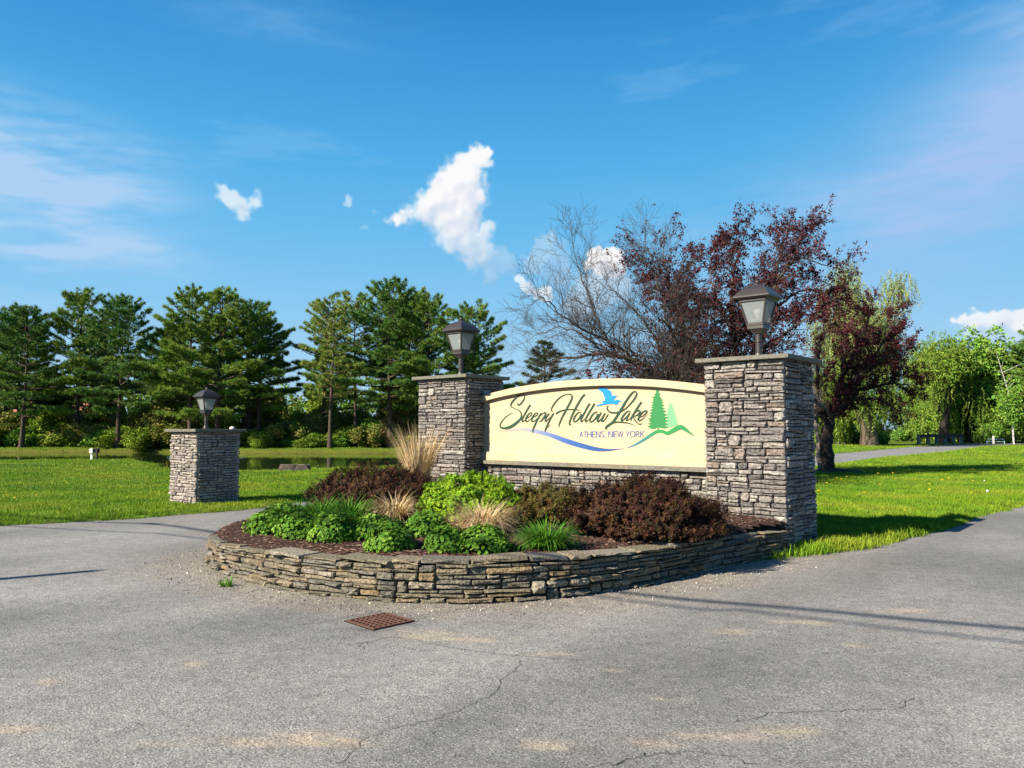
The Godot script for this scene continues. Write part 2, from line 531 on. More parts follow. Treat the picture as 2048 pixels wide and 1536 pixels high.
func pillar(called: String, label: String, corner: Vector2, th: float, wf: float, wd: float, y0: float, top: float, sizes: Array, mats: Array, group: String, visible_from: float) -> Node3D:
	# corner: the one nearest the road; wf along the front, wd back from it
	var dx := Vector3(cos(th), 0, sin(th)); var nz := Vector3(-sin(th), 0, cos(th))   # along the front; out of the front
	var c := P(corner.x, corner.y)
	var base := c - dx * wf * 0.5 - nz * wd * 0.5
	var o := thing(called, label, "stone pillar", base, group)
	var e := 0.045
	var core := MB.new()
	core.box(Vector3(0, (top + y0) * 0.5 - 0.1, 0), dx * (wf * 0.5 - e), Vector3.UP * ((top - y0) * 0.5 + 0.1), nz * (wd * 0.5 - e))
	part("mortar_core", core.mesh(), M.mortar, o)
	var hf := wf * 0.5 - e; var hd := wd * 0.5 - e
	stone_face(o, -dx * hf + nz * hd, dx, nz, hf * 2, visible_from, top, sizes, mats, 0.04)
	stone_face(o, dx * hf + nz * hd, -nz, dx, hd * 2, visible_from if wd > 1.1 or wf < 1.1 else 0.5, top, sizes, mats, 0.0)
	var big := [sizes[0] * 1.3, sizes[1] * 1.5, sizes[2] * 1.4, sizes[3] * 1.4]
	stone_face(o, dx * hf - nz * hd, -dx, -nz, hf * 2, y0, top, big, mats, 0.04, false)
	stone_face(o, -dx * hf - nz * hd, nz, -dx, hd * 2, y0, top, big, mats, 0.0, false)
	var cap := MB.new()
	cap.bevel_box(Vector3(0, top + 0.031, 0), dx * (wf * 0.5 + 0.085), Vector3.UP * 0.0305, nz * (wd * 0.5 + 0.085), 0.006)
	part("cap_slab", cap.mesh(), M.bluestone, o)
	return o

func retaining_wall() -> void:
	var path := []
	for q in bed_pts: path.append(Vector3(q.x, 0, -q.y))
	path = crom(path, 12)
	var acc := [0.0]
	for i in range(1, path.size()): acc.append(acc[-1] + path[i].distance_to(path[i - 1]))
	var total: float = acc[-1]
	var at := func(s: float) -> Vector3:
		var i := 1
		while i < acc.size() - 1 and acc[i] < s: i += 1
		var t: float = (s - acc[i - 1]) / maxf(acc[i] - acc[i - 1], 0.0001)
		return (path[i - 1] as Vector3).lerp(path[i], t)
	var o := thing("retaining_wall", "low curved dry stacked flagstone wall around the mulched planting bed", "retaining wall", P(-0.8, 8.0))
	var back: Vector3 = -o.position
	var seen_to := 9.6
	var core := MB.new()
	var n := 90
	for i in n:
		var s0: float = total * i / n; var s1: float = total * (i + 1) / n
		var a: Vector3 = at.call(s0); var b: Vector3 = at.call(s1)
		var t := (b - a).normalized(); var out := Vector3(-t.z, 0, t.x) * -1.0
		if out.dot((a + b) * 0.5 - P(-0.3, 10.5)) < 0: out = -out
		var h0: float = wall_h(s0) - 0.09
		var f := -out * 0.05
		core.quad(a + f + back, b + f + back, b + f + back + Vector3.UP * h0, a + f + back + Vector3.UP * h0)
		core.quad(b - out * 0.3 + back, a - out * 0.3 + back, a - out * 0.3 + back + Vector3.UP * h0, b - out * 0.3 + back + Vector3.UP * h0)
		core.quad(a + f + back + Vector3.UP * h0, b + f + back + Vector3.UP * h0, b - out * 0.3 + back + Vector3.UP * h0, a - out * 0.3 + back + Vector3.UP * h0)
	part("rubble_core", core.mesh(), M.mortar, o)
	var joined := MB.new()
	for q in pack(total, 0.345, 0.030, 0.080, 0.14, 0.50):
		var sm: float = (q[0] + q[1]) * 0.5
		var a: Vector3 = at.call(q[0]); var b: Vector3 = at.call(q[1])
		var t := (b - a).normalized(); var out := Vector3(-t.z, 0, t.x)
		if out.dot((a + b) * 0.5 - P(-0.3, 10.5)) < 0: out = -out
		if t.cross(Vector3.UP).dot(out) < 0: t = -t
		var k: float = wall_h(sm) / 0.41
		var y: float = (q[2] + q[3]) * 0.5 * k
		var batter: float = -0.05 * y / 0.35
		var m: Material = M.slab[mini(int(pow(rng.randf(), 1.3) * M.slab.size()), M.slab.size() - 1)]
		var yaw := rr(-0.05, 0.05)
		var tt := t.rotated(Vector3.UP, yaw); var oo := out.rotated(Vector3.UP, yaw)
		var tilt := rr(-0.03, 0.03)
		tt = tt.rotated(oo, tilt)
		place_stone("stone", o, (a + b) * 0.5 + Vector3.UP * y + out * batter + back, tt, oo, q[1] - q[0], (q[3] - q[2]) * k, 0.14, rr(0.0, 0.06), rr(0.001, 0.008), 0.4, m, joined if sm > seen_to else null)
	# coping slabs
	var s := 0.05
	while s < total - 0.2:
		var w := rr(0.26, 0.62)
		w = minf(w, total - s)
		var a: Vector3 = at.call(s); var b: Vector3 = at.call(s + w)
		var t := (b - a).normalized(); var out := Vector3(-t.z, 0, t.x)
		if out.dot((a + b) * 0.5 - P(-0.3, 10.5)) < 0: out = -out
		if t.cross(Vector3.UP).dot(out) < 0: t = -t
		var hh := rr(0.036, 0.078)
		var yy := wall_h(s + w * 0.5) - 0.062 + rr(-0.012, 0.008)
		var tw := rr(-0.06, 0.06)
		# laid flat: its split edge faces out
		var c := (a + b) * 0.5 - out * 0.075 + Vector3.UP * (yy + hh * 0.5) + back
		place_stone("coping_stone" if s <= seen_to else "stone", o, c, t.rotated(Vector3.UP, tw).rotated(out, rr(-0.035, 0.035)), out.rotated(Vector3.UP, tw), w, hh, 0.19, rr(0.05, 0.11), rr(0.004, 0.011), 0.3, M.slab[[0, 2, 1, 3, 6, 0, 2][int(rng.randf() * 7.0)]], joined if s > seen_to else null)
		s += w
	part("stone", joined.mesh(), M.slab[0], o).set_meta("kind", "stuff")

func wall_h(s: float) -> float:
	return 0.345 + 0.07 * exp(-pow((s - 4.9) / 2.4, 2.0))

# ---------------------------------------------------------------- lantern
func lantern(label: String, at: Vector3, turn: float, k: float) -> void:
	var o := thing("post_lantern", label, "lantern", at, "lanterns on the entrance pillars")
	o.rotation.y = turn
	o.scale = Vector3.ONE * k
	var mb := MB.new()
	mb.lathe(Vector3.ZERO, [[0.0, 0.0], [0.085, 0.0], [0.085, 0.012], [0.062, 0.03], [0.05, 0.075], [0.041, 0.09]], 20)
	part("base_flange", mb.mesh(), M.lamp_metal, o)
	mb = MB.new()
	mb.lathe(Vector3.ZERO, [[0.041, 0.085], [0.041, 0.2], [0.041, 0.33], [0.05, 0.345]], 18)
	part("post", mb.mesh(), M.lamp_metal, o)
	mb = MB.new()
	mb.lathe(Vector3.ZERO, [[0.041, 0.218], [0.05, 0.224], [0.053, 0.232], [0.05, 0.24], [0.041, 0.246]], 18)
	part("collar", mb.mesh(), M.lamp_metal, o)
	mb = MB.new()
	mb.frustum(Vector3.ZERO, 0.055, 0.335, 0.062, 0.35, true, false)
	mb.frustum(Vector3.ZERO, 0.062, 0.35, 0.098, 0.395, false, false)
	mb.frustum(Vector3.ZERO, 0.104, 0.395, 0.104, 0.44, true, false)
	mb.frustum(Vector3.ZERO, 0.112, 0.44, 0.112, 0.458, true, true)
	part("tray", mb.mesh(), M.lamp_metal, o)
	mb = MB.new()
	var b0 := 0.105; var b1 := 0.178; var y0 := 0.458; var y1 := 0.772
	for i in 4:
		var g := PI * 0.5 * i
		var r := Basis(Vector3.UP, g)
		var lo := r * Vector3(b0, y0, b0); var hi := r * Vector3(b1, y1, b1)
		var up := (hi - lo) * 0.5
		var sx := r * Vector3(0.011, 0, 0); var sz := r * Vector3(0, 0, 0.011)
		mb.box((lo + hi) * 0.5, sx, up, sz)
		var l2 := r * Vector3(-b0, y0, b0); var h2 := r * Vector3(-b1, y1, b1)
		mb.box((lo + l2) * 0.5 + Vector3.UP * 0.008, (lo - l2) * 0.5 - sx, Vector3.UP * 0.0095, sz * 0.9)
		mb.box((hi + h2) * 0.5 - Vector3.UP * 0.012, (hi - h2) * 0.5 - sx, Vector3.UP * 0.013, sz * 0.9)
	part("frame", mb.mesh(), M.lamp_metal, o)
	for i in 4:
		var r := Basis(Vector3.UP, PI * 0.5 * i)
		mb = MB.new()
		var q := 0.003
		mb.quad(r * Vector3(-b0 + 0.011, y0 + 0.015, b0 - q), r * Vector3(b0 - 0.011, y0 + 0.015, b0 - q), r * Vector3(b1 - 0.011, y1 - 0.02, b1 - 0.005 - q), r * Vector3(-b1 + 0.011, y1 - 0.02, b1 - 0.005 - q))
		part("pane", mb.mesh(), M.frosted, o)
	mb = MB.new()
	mb.lathe(Vector3.ZERO, [[0.0, 0.458], [0.045, 0.46], [0.045, 0.53], [0.03, 0.54], [0.0, 0.54]], 14)
	part("socket", mb.mesh(), M.socket, o)
	mb = MB.new()
	mb.lathe(Vector3.ZERO, [[0.02, 0.54], [0.035, 0.57], [0.055, 0.61], [0.055, 0.64], [0.04, 0.67], [0.0, 0.685]], 16)
	part("bulb", mb.mesh(), M.bulb, o)
	mb = MB.new()
	mb.frustum(Vector3.ZERO, 0.19, 0.765, 0.215, 0.785, true, false)
	mb.frustum(Vector3.ZERO, 0.225, 0.785, 0.238, 0.797, true, false)
	mb.frustum(Vector3.ZERO, 0.238, 0.797, 0.238, 0.815, false, false)
	var prof := [[0.238, 0.815], [0.228, 0.828], [0.206, 0.857], [0.178, 0.89], [0.145, 0.921], [0.108, 0.947], [0.072, 0.965]]
	for i in prof.size() - 1:
		mb.frustum(Vector3.ZERO, prof[i][0], prof[i][1], prof[i + 1][0], prof[i + 1][1], false, i == prof.size() - 2)
	part("roof", mb.mesh(), M.lamp_metal, o)
	mb = MB.new()
	mb.lathe(Vector3.ZERO, [[0.07, 0.962], [0.07, 0.97], [0.045, 0.985], [0.03, 0.995], [0.036, 1.012], [0.03, 1.028], [0.012, 1.038], [0.0, 1.045]], 14)
	part("finial", mb.mesh(), M.lamp_metal, o)

# ---------------------------------------------------------------- sign
var SO := Vector3.ZERO     # lower left of the sign's painted face, at ground level
var SU := Vector3.ZERO     # along it
var SN := Vector3.ZERO     # out of it

func sgn(t: float, h: float, out: float) -> Vector3:
	return SU * t + Vector3.UP * h + SN * out

func stroke(called: String, parent: Node3D, nums: Array, m: Material, z0: float, cols := []) -> void:
	var p := []; var w := []
	for i in range(0, nums.size(), 3):
		p.append(Vector3(nums[i], nums[i + 1], nums[i + 2]))
	p = crom(p, 7)
	var mb := MB.new()
	var L := p.size()
	var pl: Vector3; var pr: Vector3
	for i in L:
		var t: Vector3 = p[mini(i + 1, L - 1)] - p[maxi(i - 1, 0)]
		var q := Vector2(-t.y, t.x).normalized() * maxf(p[i].z * 0.5, 0.0015)
		var z := z0 + 0.0022 * i / L
		var l := sgn(p[i].x + q.x, p[i].y + q.y, z); var r := sgn(p[i].x - q.x, p[i].y - q.y, z)
		if i > 0:
			if cols:
				var f := clampf((p[i].x - p[0].x) / (p[L - 1].x - p[0].x), 0.0, 1.0) * (cols.size() - 1)
				var a: Color = cols[int(f)]; var b: Color = cols[mini(int(f) + 1, cols.size() - 1)]
				mb.tint = a.lerp(b, f - int(f))
			mb.quad(pr, r, l, pl)
		elif p[0].z > 0.02:
			# blunt pen end
			var back := sgn(p[0].x - t.normalized().x * p[0].z * 0.22, p[0].y - t.normalized().y * p[0].z * 0.22, z)
			mb.tri(back, r, l)
		pl = l; pr = r
	part(called, mb.mesh(), m, parent)

func flat_shape(called: String, parent: Node3D, nums: Array, m: Material, z: float) -> void:
	var p := PackedVector2Array()
	for i in range(0, nums.size(), 2): p.append(Vector2(nums[i], nums[i + 1]))
	var mb := MB.new()
	var idx := Geometry2D.triangulate_polygon(p)
	for i in range(0, idx.size(), 3):
		var a := p[idx[i]]; var b := p[idx[i + 1]]; var c := p[idx[i + 2]]
		if (b - a).cross(c - a) < 0:
			var s := b; b = c; c = s
		mb.tri(sgn(a.x, a.y, z), sgn(b.x, b.y, z), sgn(c.x, c.y, z))
	part(called, mb.mesh(), m, parent)

func arch(t: float) -> float:
	return 2.437 - 0.205 * pow(absf(t - 2.325) / 2.325, 2.15)

func sign_panel() -> void:
	var o := thing("entrance_sign", "long cream arched entrance sign with green script lettering between two stone pillars", "sign", SO)
	var t0 := -0.13; var t1 := 4.71; var n := 48
	# flat panel
	var mb := MB.new()
	for i in n:
		var a := lerpf(t0, t1, float(i) / n); var b := lerpf(t0, t1, float(i + 1) / n)
		mb.quad(sgn(a, 1.17, 0), sgn(b, 1.17, 0), sgn(b, arch(b) - 0.07, 0), sgn(a, arch(a) - 0.07, 0))
		mb.quad(sgn(b, 1.17, -0.42), sgn(a, 1.17, -0.42), sgn(a, arch(a) - 0.07, -0.42), sgn(b, arch(b) - 0.07, -0.42))
	part("panel", mb.mesh(), M.cream, o)
	mb = MB.new()
	for i in n:
		var a := lerpf(t0, t1, float(i) / n); var b := lerpf(t0, t1, float(i + 1) / n)
		var f := 0.085; var g := -0.5; var th := 0.112; var r := 0.008
		mb.quad(sgn(a, arch(a) - th, f), sgn(b, arch(b) - th, f), sgn(b, arch(b) - r, f), sgn(a, arch(a) - r, f))
		mb.quad(sgn(a, arch(a) - r, f), sgn(b, arch(b) - r, f), sgn(b, arch(b), f - r), sgn(a, arch(a), f - r))
		mb.quad(sgn(a, arch(a), f - r), sgn(b, arch(b), f - r), sgn(b, arch(b), g), sgn(a, arch(a), g))
		mb.quad(sgn(b, arch(b) - th, g), sgn(a, arch(a) - th, g), sgn(a, arch(a), g), sgn(b, arch(b), g))
		mb.quad(sgn(a, arch(a) - th, g), sgn(b, arch(b) - th, g), sgn(b, arch(b) - th, f), sgn(a, arch(a) - th, f))
	part("arched_cap", mb.mesh(), M.cream, o)
	mb = MB.new()
	mb.bevel_box(sgn((t0 + t1) * 0.5, 1.1225, -0.2075), SU * (t1 - t0) * 0.5, Vector3.UP * 0.0775, SN * 0.2775, 0.007)
	part("base_band", mb.mesh(), M.cream, o)
	var cuts := [t0 - 0.02, 0.93, 2.0, 3.17, 4.72]
	for i in 4:
		mb = MB.new()
		mb.bevel_box(sgn((cuts[i] + cuts[i + 1]) * 0.5, 1.013, -0.2), SU * ((cuts[i + 1] - cuts[i]) * 0.5 - 0.002), Vector3.UP * 0.031, SN * 0.33, 0.006)
		part("ledge_slab", mb.mesh(), M.ledge[i % 2], o)
	stroke("letter", o, [0.814, 2.098, 0.0056, 0.809, 2.071, 0.0195, 0.826, 2.046, 0.0320, 0.866, 2.057, 0.0347, 0.921, 2.102, 0.0360, 0.964, 2.155, 0.0303, 0.972, 2.197, 0.0207, 0.949, 2.225, 0.0152, 0.898, 2.230, 0.0194, 0.826, 2.205, 0.0293, 0.739, 2.149, 0.0392, 0.675, 2.095, 0.0394, 0.650, 2.046, 0.0324, 0.675, 2.015, 0.0211, 0.731, 1.990, 0.0154, 0.810, 1.964, 0.0181, 0.870, 1.926, 0.0250, 0.896, 1.877, 0.0304, 0.889, 1.822, 0.0360, 0.850, 1.774, 0.0444, 0.771, 1.720, 0.0558, 0.666, 1.665, 0.0562, 0.561, 1.638, 0.0467, 0.472, 1.634, 0.0356, 0.410, 1.651, 0.0314, 0.394, 1.685, 0.0286, 0.414, 1.728, 0.0257, 0.472, 1.790, 0.0199, 0.561, 1.854, 0.0156, 0.642, 1.890, 0.0113, 0.703, 1.904, 0.0042], M.print_green, 0.0055 + 0.0002 * 0)
	stroke("letter", o, [1.100, 2.040, 0.0396, 1.046, 1.978, 0.0383, 0.984, 1.894, 0.0371, 0.929, 1.816, 0.0359, 0.913, 1.774, 0.0345, 0.921, 1.752, 0.0304, 0.952, 1.761, 0.0151, 0.995, 1.797, 0.0096], M.print_green, 0.0055 + 0.0002 * 1)
	stroke("letter", o, [0.995, 1.791, 0.0096, 1.046, 1.818, 0.0137, 1.108, 1.856, 0.0191, 1.131, 1.886, 0.0245, 1.116, 1.903, 0.0177, 1.077, 1.892, 0.0232, 1.030, 1.848, 0.0329, 0.999, 1.797, 0.0343, 1.003, 1.755, 0.0302, 1.038, 1.752, 0.0192, 1.085, 1.778, 0.0123, 1.123, 1.811, 0.0082], M.print_green, 0.0055 + 0.0002 * 2)
	stroke("letter", o, [1.123, 1.799, 0.0095, 1.177, 1.822, 0.0136, 1.238, 1.855, 0.0202, 1.265, 1.884, 0.0243, 1.248, 1.901, 0.0175, 1.212, 1.888, 0.0230, 1.166, 1.847, 0.0326, 1.135, 1.796, 0.0340, 1.139, 1.755, 0.0299, 1.177, 1.752, 0.0190, 1.227, 1.783, 0.0122, 1.269, 1.816, 0.0081], M.print_green, 0.0055 + 0.0002 * 3)
	stroke("letter", o, [1.345, 1.892, 0.0348, 1.299, 1.836, 0.0363, 1.253, 1.771, 0.0377, 1.211, 1.700, 0.0378, 1.173, 1.628, 0.0339, 1.157, 1.580, 0.0271, 1.169, 1.547, 0.0108], M.print_green, 0.0055 + 0.0002 * 4)
	stroke("letter", o, [1.303, 1.830, 0.0094, 1.360, 1.871, 0.0147, 1.412, 1.900, 0.0227, 1.442, 1.894, 0.0293, 1.431, 1.858, 0.0346, 1.390, 1.805, 0.0334, 1.344, 1.761, 0.0268, 1.318, 1.750, 0.0174, 1.299, 1.756, 0.0094], M.print_green, 0.0055 + 0.0002 * 5)
	stroke("letter", o, [1.517, 1.884, 0.0304, 1.479, 1.846, 0.0345, 1.442, 1.799, 0.0332, 1.431, 1.761, 0.0306, 1.449, 1.752, 0.0239, 1.487, 1.781, 0.0133, 1.546, 1.827, 0.0092], M.print_green, 0.0055 + 0.0002 * 6)
	stroke("letter", o, [1.617, 1.888, 0.0328, 1.568, 1.827, 0.0343, 1.520, 1.757, 0.0357, 1.471, 1.669, 0.0371, 1.434, 1.598, 0.0306, 1.437, 1.571, 0.0133], M.print_green, 0.0055 + 0.0002 * 7)
	stroke("letter", o, [1.479, 1.633, 0.0053, 1.516, 1.669, 0.0092, 1.549, 1.701, 0.0033], M.print_green, 0.0055 + 0.0002 * 8)
	stroke("letter", o, [1.601, 1.924, 0.0092, 1.572, 1.930, 0.0237, 1.565, 1.954, 0.0237, 1.591, 2.003, 0.0290, 1.650, 2.073, 0.0302, 1.730, 2.141, 0.0248, 1.818, 2.185, 0.0182, 1.904, 2.206, 0.0155, 1.961, 2.204, 0.0193, 2.000, 2.180, 0.0294, 2.003, 2.139, 0.0345, 1.975, 2.082, 0.0359, 1.917, 1.997, 0.0373, 1.852, 1.899, 0.0362, 1.794, 1.813, 0.0337, 1.750, 1.732, 0.0286, 1.728, 1.680, 0.0208, 1.739, 1.648, 0.0078], M.print_green, 0.0055 + 0.0002 * 9)
	stroke("letter", o, [1.664, 1.879, 0.0327, 1.722, 1.907, 0.0287, 1.802, 1.932, 0.0259, 1.903, 1.944, 0.0219, 2.002, 1.946, 0.0204, 2.101, 1.939, 0.0152, 2.171, 1.928, 0.0050], M.print_green, 0.0055 + 0.0002 * 10)
	stroke("letter", o, [2.263, 2.192, 0.0376, 2.207, 2.140, 0.0390, 2.144, 2.061, 0.0392, 2.073, 1.959, 0.0394, 2.016, 1.868, 0.0370, 1.973, 1.782, 0.0320, 1.948, 1.719, 0.0282, 1.955, 1.690, 0.0230, 1.987, 1.702, 0.0064], M.print_green, 0.0055 + 0.0002 * 11)
	stroke("letter", o, [2.191, 1.897, 0.0088, 2.143, 1.895, 0.0190, 2.093, 1.861, 0.0279, 2.051, 1.810, 0.0318, 2.033, 1.765, 0.0293, 2.047, 1.739, 0.0229, 2.086, 1.747, 0.0215, 2.135, 1.781, 0.0265, 2.174, 1.826, 0.0277, 2.188, 1.860, 0.0227, 2.170, 1.875, 0.0126], M.print_green, 0.0055 + 0.0002 * 12)
	stroke("letter", o, [2.181, 1.869, 0.0113, 2.201, 1.855, 0.0138, 2.229, 1.855, 0.0075], M.print_green, 0.0055 + 0.0002 * 13)
	stroke("letter", o, [2.365, 2.036, 0.0348, 2.316, 1.978, 0.0337, 2.261, 1.893, 0.0326, 2.212, 1.820, 0.0314, 2.187, 1.769, 0.0289, 2.197, 1.740, 0.0251, 2.232, 1.763, 0.0113, 2.267, 1.797, 0.0075], M.print_green, 0.0055 + 0.0002 * 14)
	stroke("letter", o, [2.460, 2.034, 0.0346, 2.412, 1.970, 0.0334, 2.350, 1.886, 0.0323, 2.301, 1.819, 0.0312, 2.277, 1.768, 0.0287, 2.284, 1.740, 0.0250, 2.322, 1.762, 0.0112, 2.363, 1.790, 0.0075], M.print_green, 0.0055 + 0.0002 * 15)
	stroke("letter", o, [2.526, 1.898, 0.0074, 2.479, 1.893, 0.0185, 2.424, 1.857, 0.0272, 2.383, 1.807, 0.0310, 2.363, 1.762, 0.0286, 2.379, 1.736, 0.0223, 2.417, 1.744, 0.0210, 2.464, 1.778, 0.0259, 2.502, 1.822, 0.0270, 2.516, 1.856, 0.0221, 2.499, 1.873, 0.0123], M.print_green, 0.0055 + 0.0002 * 16)
	stroke("letter", o, [2.506, 1.867, 0.0111, 2.532, 1.855, 0.0123, 2.563, 1.858, 0.0073], M.print_green, 0.0055 + 0.0002 * 17)
	stroke("letter", o, [2.586, 1.886, 0.0269, 2.559, 1.844, 0.0318, 2.525, 1.789, 0.0307, 2.515, 1.749, 0.0282, 2.531, 1.738, 0.0221, 2.579, 1.777, 0.0122, 2.632, 1.832, 0.0085], M.print_green, 0.0055 + 0.0002 * 18)
	stroke("letter", o, [2.666, 1.871, 0.0279, 2.632, 1.827, 0.0316, 2.599, 1.771, 0.0305, 2.598, 1.743, 0.0268, 2.632, 1.748, 0.0182, 2.678, 1.793, 0.0170, 2.712, 1.837, 0.0169, 2.732, 1.864, 0.0060], M.print_green, 0.0055 + 0.0002 * 19)
	stroke("letter", o, [2.730, 1.998, 0.0085, 2.709, 1.968, 0.0218, 2.712, 1.935, 0.0266, 2.745, 1.901, 0.0278, 2.804, 1.881, 0.0276, 2.875, 1.880, 0.0263, 2.946, 1.892, 0.0249, 3.024, 1.924, 0.0201, 3.094, 1.972, 0.0200, 3.171, 2.041, 0.0245, 3.228, 2.105, 0.0291, 3.260, 2.163, 0.0267, 3.254, 2.201, 0.0198, 3.223, 2.211, 0.0198, 3.178, 2.187, 0.0281, 3.121, 2.129, 0.0340, 3.057, 2.049, 0.0377, 2.992, 1.957, 0.0403, 2.933, 1.876, 0.0404, 2.875, 1.800, 0.0394, 2.822, 1.739, 0.0383, 2.770, 1.701, 0.0361, 2.717, 1.671, 0.0362, 2.680, 1.640, 0.0339, 2.687, 1.604, 0.0145], M.print_green, 0.0055 + 0.0002 * 20)
	stroke("letter", o, [2.756, 1.690, 0.0217, 2.835, 1.723, 0.0263, 2.913, 1.729, 0.0226, 3.002, 1.723, 0.0213, 3.091, 1.713, 0.0164, 3.167, 1.694, 0.0117, 3.235, 1.666, 0.0035], M.print_green, 0.0055 + 0.0002 * 21)
	stroke("letter", o, [3.153, 1.878, 0.0094, 3.141, 1.900, 0.0117, 3.112, 1.903, 0.0152, 3.068, 1.885, 0.0212, 3.023, 1.842, 0.0272, 2.981, 1.788, 0.0296, 2.974, 1.755, 0.0237, 3.003, 1.757, 0.0165, 3.054, 1.798, 0.0130, 3.112, 1.852, 0.0129], M.print_green, 0.0055 + 0.0002 * 22)
	stroke("letter", o, [3.134, 1.876, 0.0234, 3.099, 1.825, 0.0282, 3.073, 1.781, 0.0270, 3.070, 1.754, 0.0212, 3.098, 1.757, 0.0129, 3.149, 1.802, 0.0082], M.print_green, 0.0055 + 0.0002 * 23)
	stroke("letter", o, [3.345, 2.040, 0.0311, 3.295, 1.979, 0.0312, 3.238, 1.904, 0.0314, 3.187, 1.834, 0.0303, 3.158, 1.786, 0.0257, 3.155, 1.748, 0.0117], M.print_green, 0.0055 + 0.0002 * 24)
	stroke("letter", o, [3.219, 1.861, 0.0081, 3.263, 1.898, 0.0151, 3.303, 1.911, 0.0231, 3.319, 1.892, 0.0265, 3.293, 1.855, 0.0220, 3.250, 1.828, 0.0162, 3.193, 1.818, 0.0105], M.print_green, 0.0055 + 0.0002 * 25)
	stroke("letter", o, [3.187, 1.824, 0.0151, 3.212, 1.780, 0.0198, 3.249, 1.731, 0.0209, 3.292, 1.698, 0.0162, 3.335, 1.695, 0.0104, 3.372, 1.714, 0.0034], M.print_green, 0.0055 + 0.0002 * 26)
	stroke("letter", o, [3.330, 1.798, 0.0081, 3.386, 1.832, 0.0149, 3.435, 1.874, 0.0229, 3.439, 1.901, 0.0206, 3.405, 1.901, 0.0183, 3.355, 1.870, 0.0265, 3.305, 1.811, 0.0300, 3.286, 1.768, 0.0277, 3.305, 1.749, 0.0196, 3.354, 1.768, 0.0126, 3.410, 1.810, 0.0092, 3.465, 1.852, 0.0034], M.print_green, 0.0055 + 0.0002 * 27)
	stroke("swoosh", o, [0.312, 1.554, 0.0048, 0.614, 1.596, 0.0331, 0.935, 1.610, 0.0462, 1.195, 1.582, 0.0635, 1.523, 1.517, 0.0709, 1.889, 1.412, 0.0862, 2.242, 1.329, 0.0797, 2.493, 1.286, 0.0658, 2.693, 1.276, 0.0405, 2.869, 1.288, 0.0200, 3.020, 1.305, 0.0039], M.print_any, 0.002, [Color(0.34, 0.26, 0.19), Color(0.30, 0.25, 0.24), Color(0.27, 0.26, 0.30), Color(0.16, 0.20, 0.34), Color(0.075, 0.13, 0.32), Color(0.035, 0.095, 0.29), Color(0.025, 0.075, 0.24), Color(0.028, 0.065, 0.21), Color(0.04, 0.075, 0.20)])
	flat_shape("pale_fir_emblem", o, [3.856, 2.029, 3.893, 1.974, 3.886, 1.953, 3.916, 1.926, 3.904, 1.903, 3.938, 1.874, 3.922, 1.858, 3.944, 1.837, 3.926, 1.816, 3.966, 1.790, 3.944, 1.774, 3.986, 1.754, 3.959, 1.738, 3.985, 1.717, 3.959, 1.704, 3.988, 1.686, 3.959, 1.673, 3.883, 1.643, 3.795, 1.645, 3.772, 1.687, 3.789, 1.713, 3.773, 1.735, 3.792, 1.763, 3.777, 1.787, 3.795, 1.810, 3.780, 1.829, 3.800, 1.852, 3.787, 1.871, 3.806, 1.894, 3.793, 1.913, 3.816, 1.935, 3.805, 1.955, 3.835, 1.971, 3.829, 1.986], M.print_pale, 0.003)
	flat_shape("fir_emblem", o, [3.628, 2.231, 3.664, 2.198, 3.651, 2.182, 3.684, 2.161, 3.664, 2.130, 3.707, 2.091, 3.679, 2.081, 3.736, 2.067, 3.699, 2.051, 3.742, 2.030, 3.702, 2.008, 3.753, 1.979, 3.709, 1.958, 3.764, 1.929, 3.716, 1.913, 3.793, 1.892, 3.735, 1.867, 3.807, 1.834, 3.744, 1.813, 3.821, 1.787, 3.754, 1.766, 3.823, 1.739, 3.755, 1.716, 3.816, 1.687, 3.750, 1.666, 3.830, 1.640, 3.748, 1.622, 3.662, 1.635, 3.647, 1.635, 3.648, 1.582, 3.626, 1.577, 3.626, 1.635, 3.618, 1.635, 3.581, 1.617, 3.515, 1.617, 3.446, 1.652, 3.508, 1.676, 3.449, 1.697, 3.518, 1.718, 3.465, 1.737, 3.507, 1.756, 3.447, 1.772, 3.525, 1.797, 3.475, 1.819, 3.528, 1.844, 3.479, 1.865, 3.538, 1.889, 3.494, 1.910, 3.551, 1.934, 3.513, 1.955, 3.555, 1.972, 3.520, 1.987, 3.556, 2.011, 3.520, 2.032, 3.568, 2.051, 3.539, 2.069, 3.567, 2.090, 3.536, 2.109, 3.591, 2.132, 3.573, 2.153, 3.608, 2.173, 3.598, 2.190], M.print_fir, 0.004)
	stroke("hill_emblem", o, [3.065, 1.311, 0.0051, 3.220, 1.367, 0.0271, 3.401, 1.459, 0.0435, 3.598, 1.569, 0.0510, 3.711, 1.578, 0.0522, 3.797, 1.550, 0.0567, 3.900, 1.596, 0.0683, 3.993, 1.639, 0.0718, 4.052, 1.638, 0.0675, 4.126, 1.592, 0.0473, 4.240, 1.514, 0.0117], M.print_any, 0.005, [Color(0.035, 0.13, 0.30), Color(0.03, 0.14, 0.20), Color(0.025, 0.17, 0.13), Color(0.02, 0.20, 0.06), Color(0.02, 0.20, 0.055), Color(0.02, 0.18, 0.055), Color(0.02, 0.16, 0.05)])
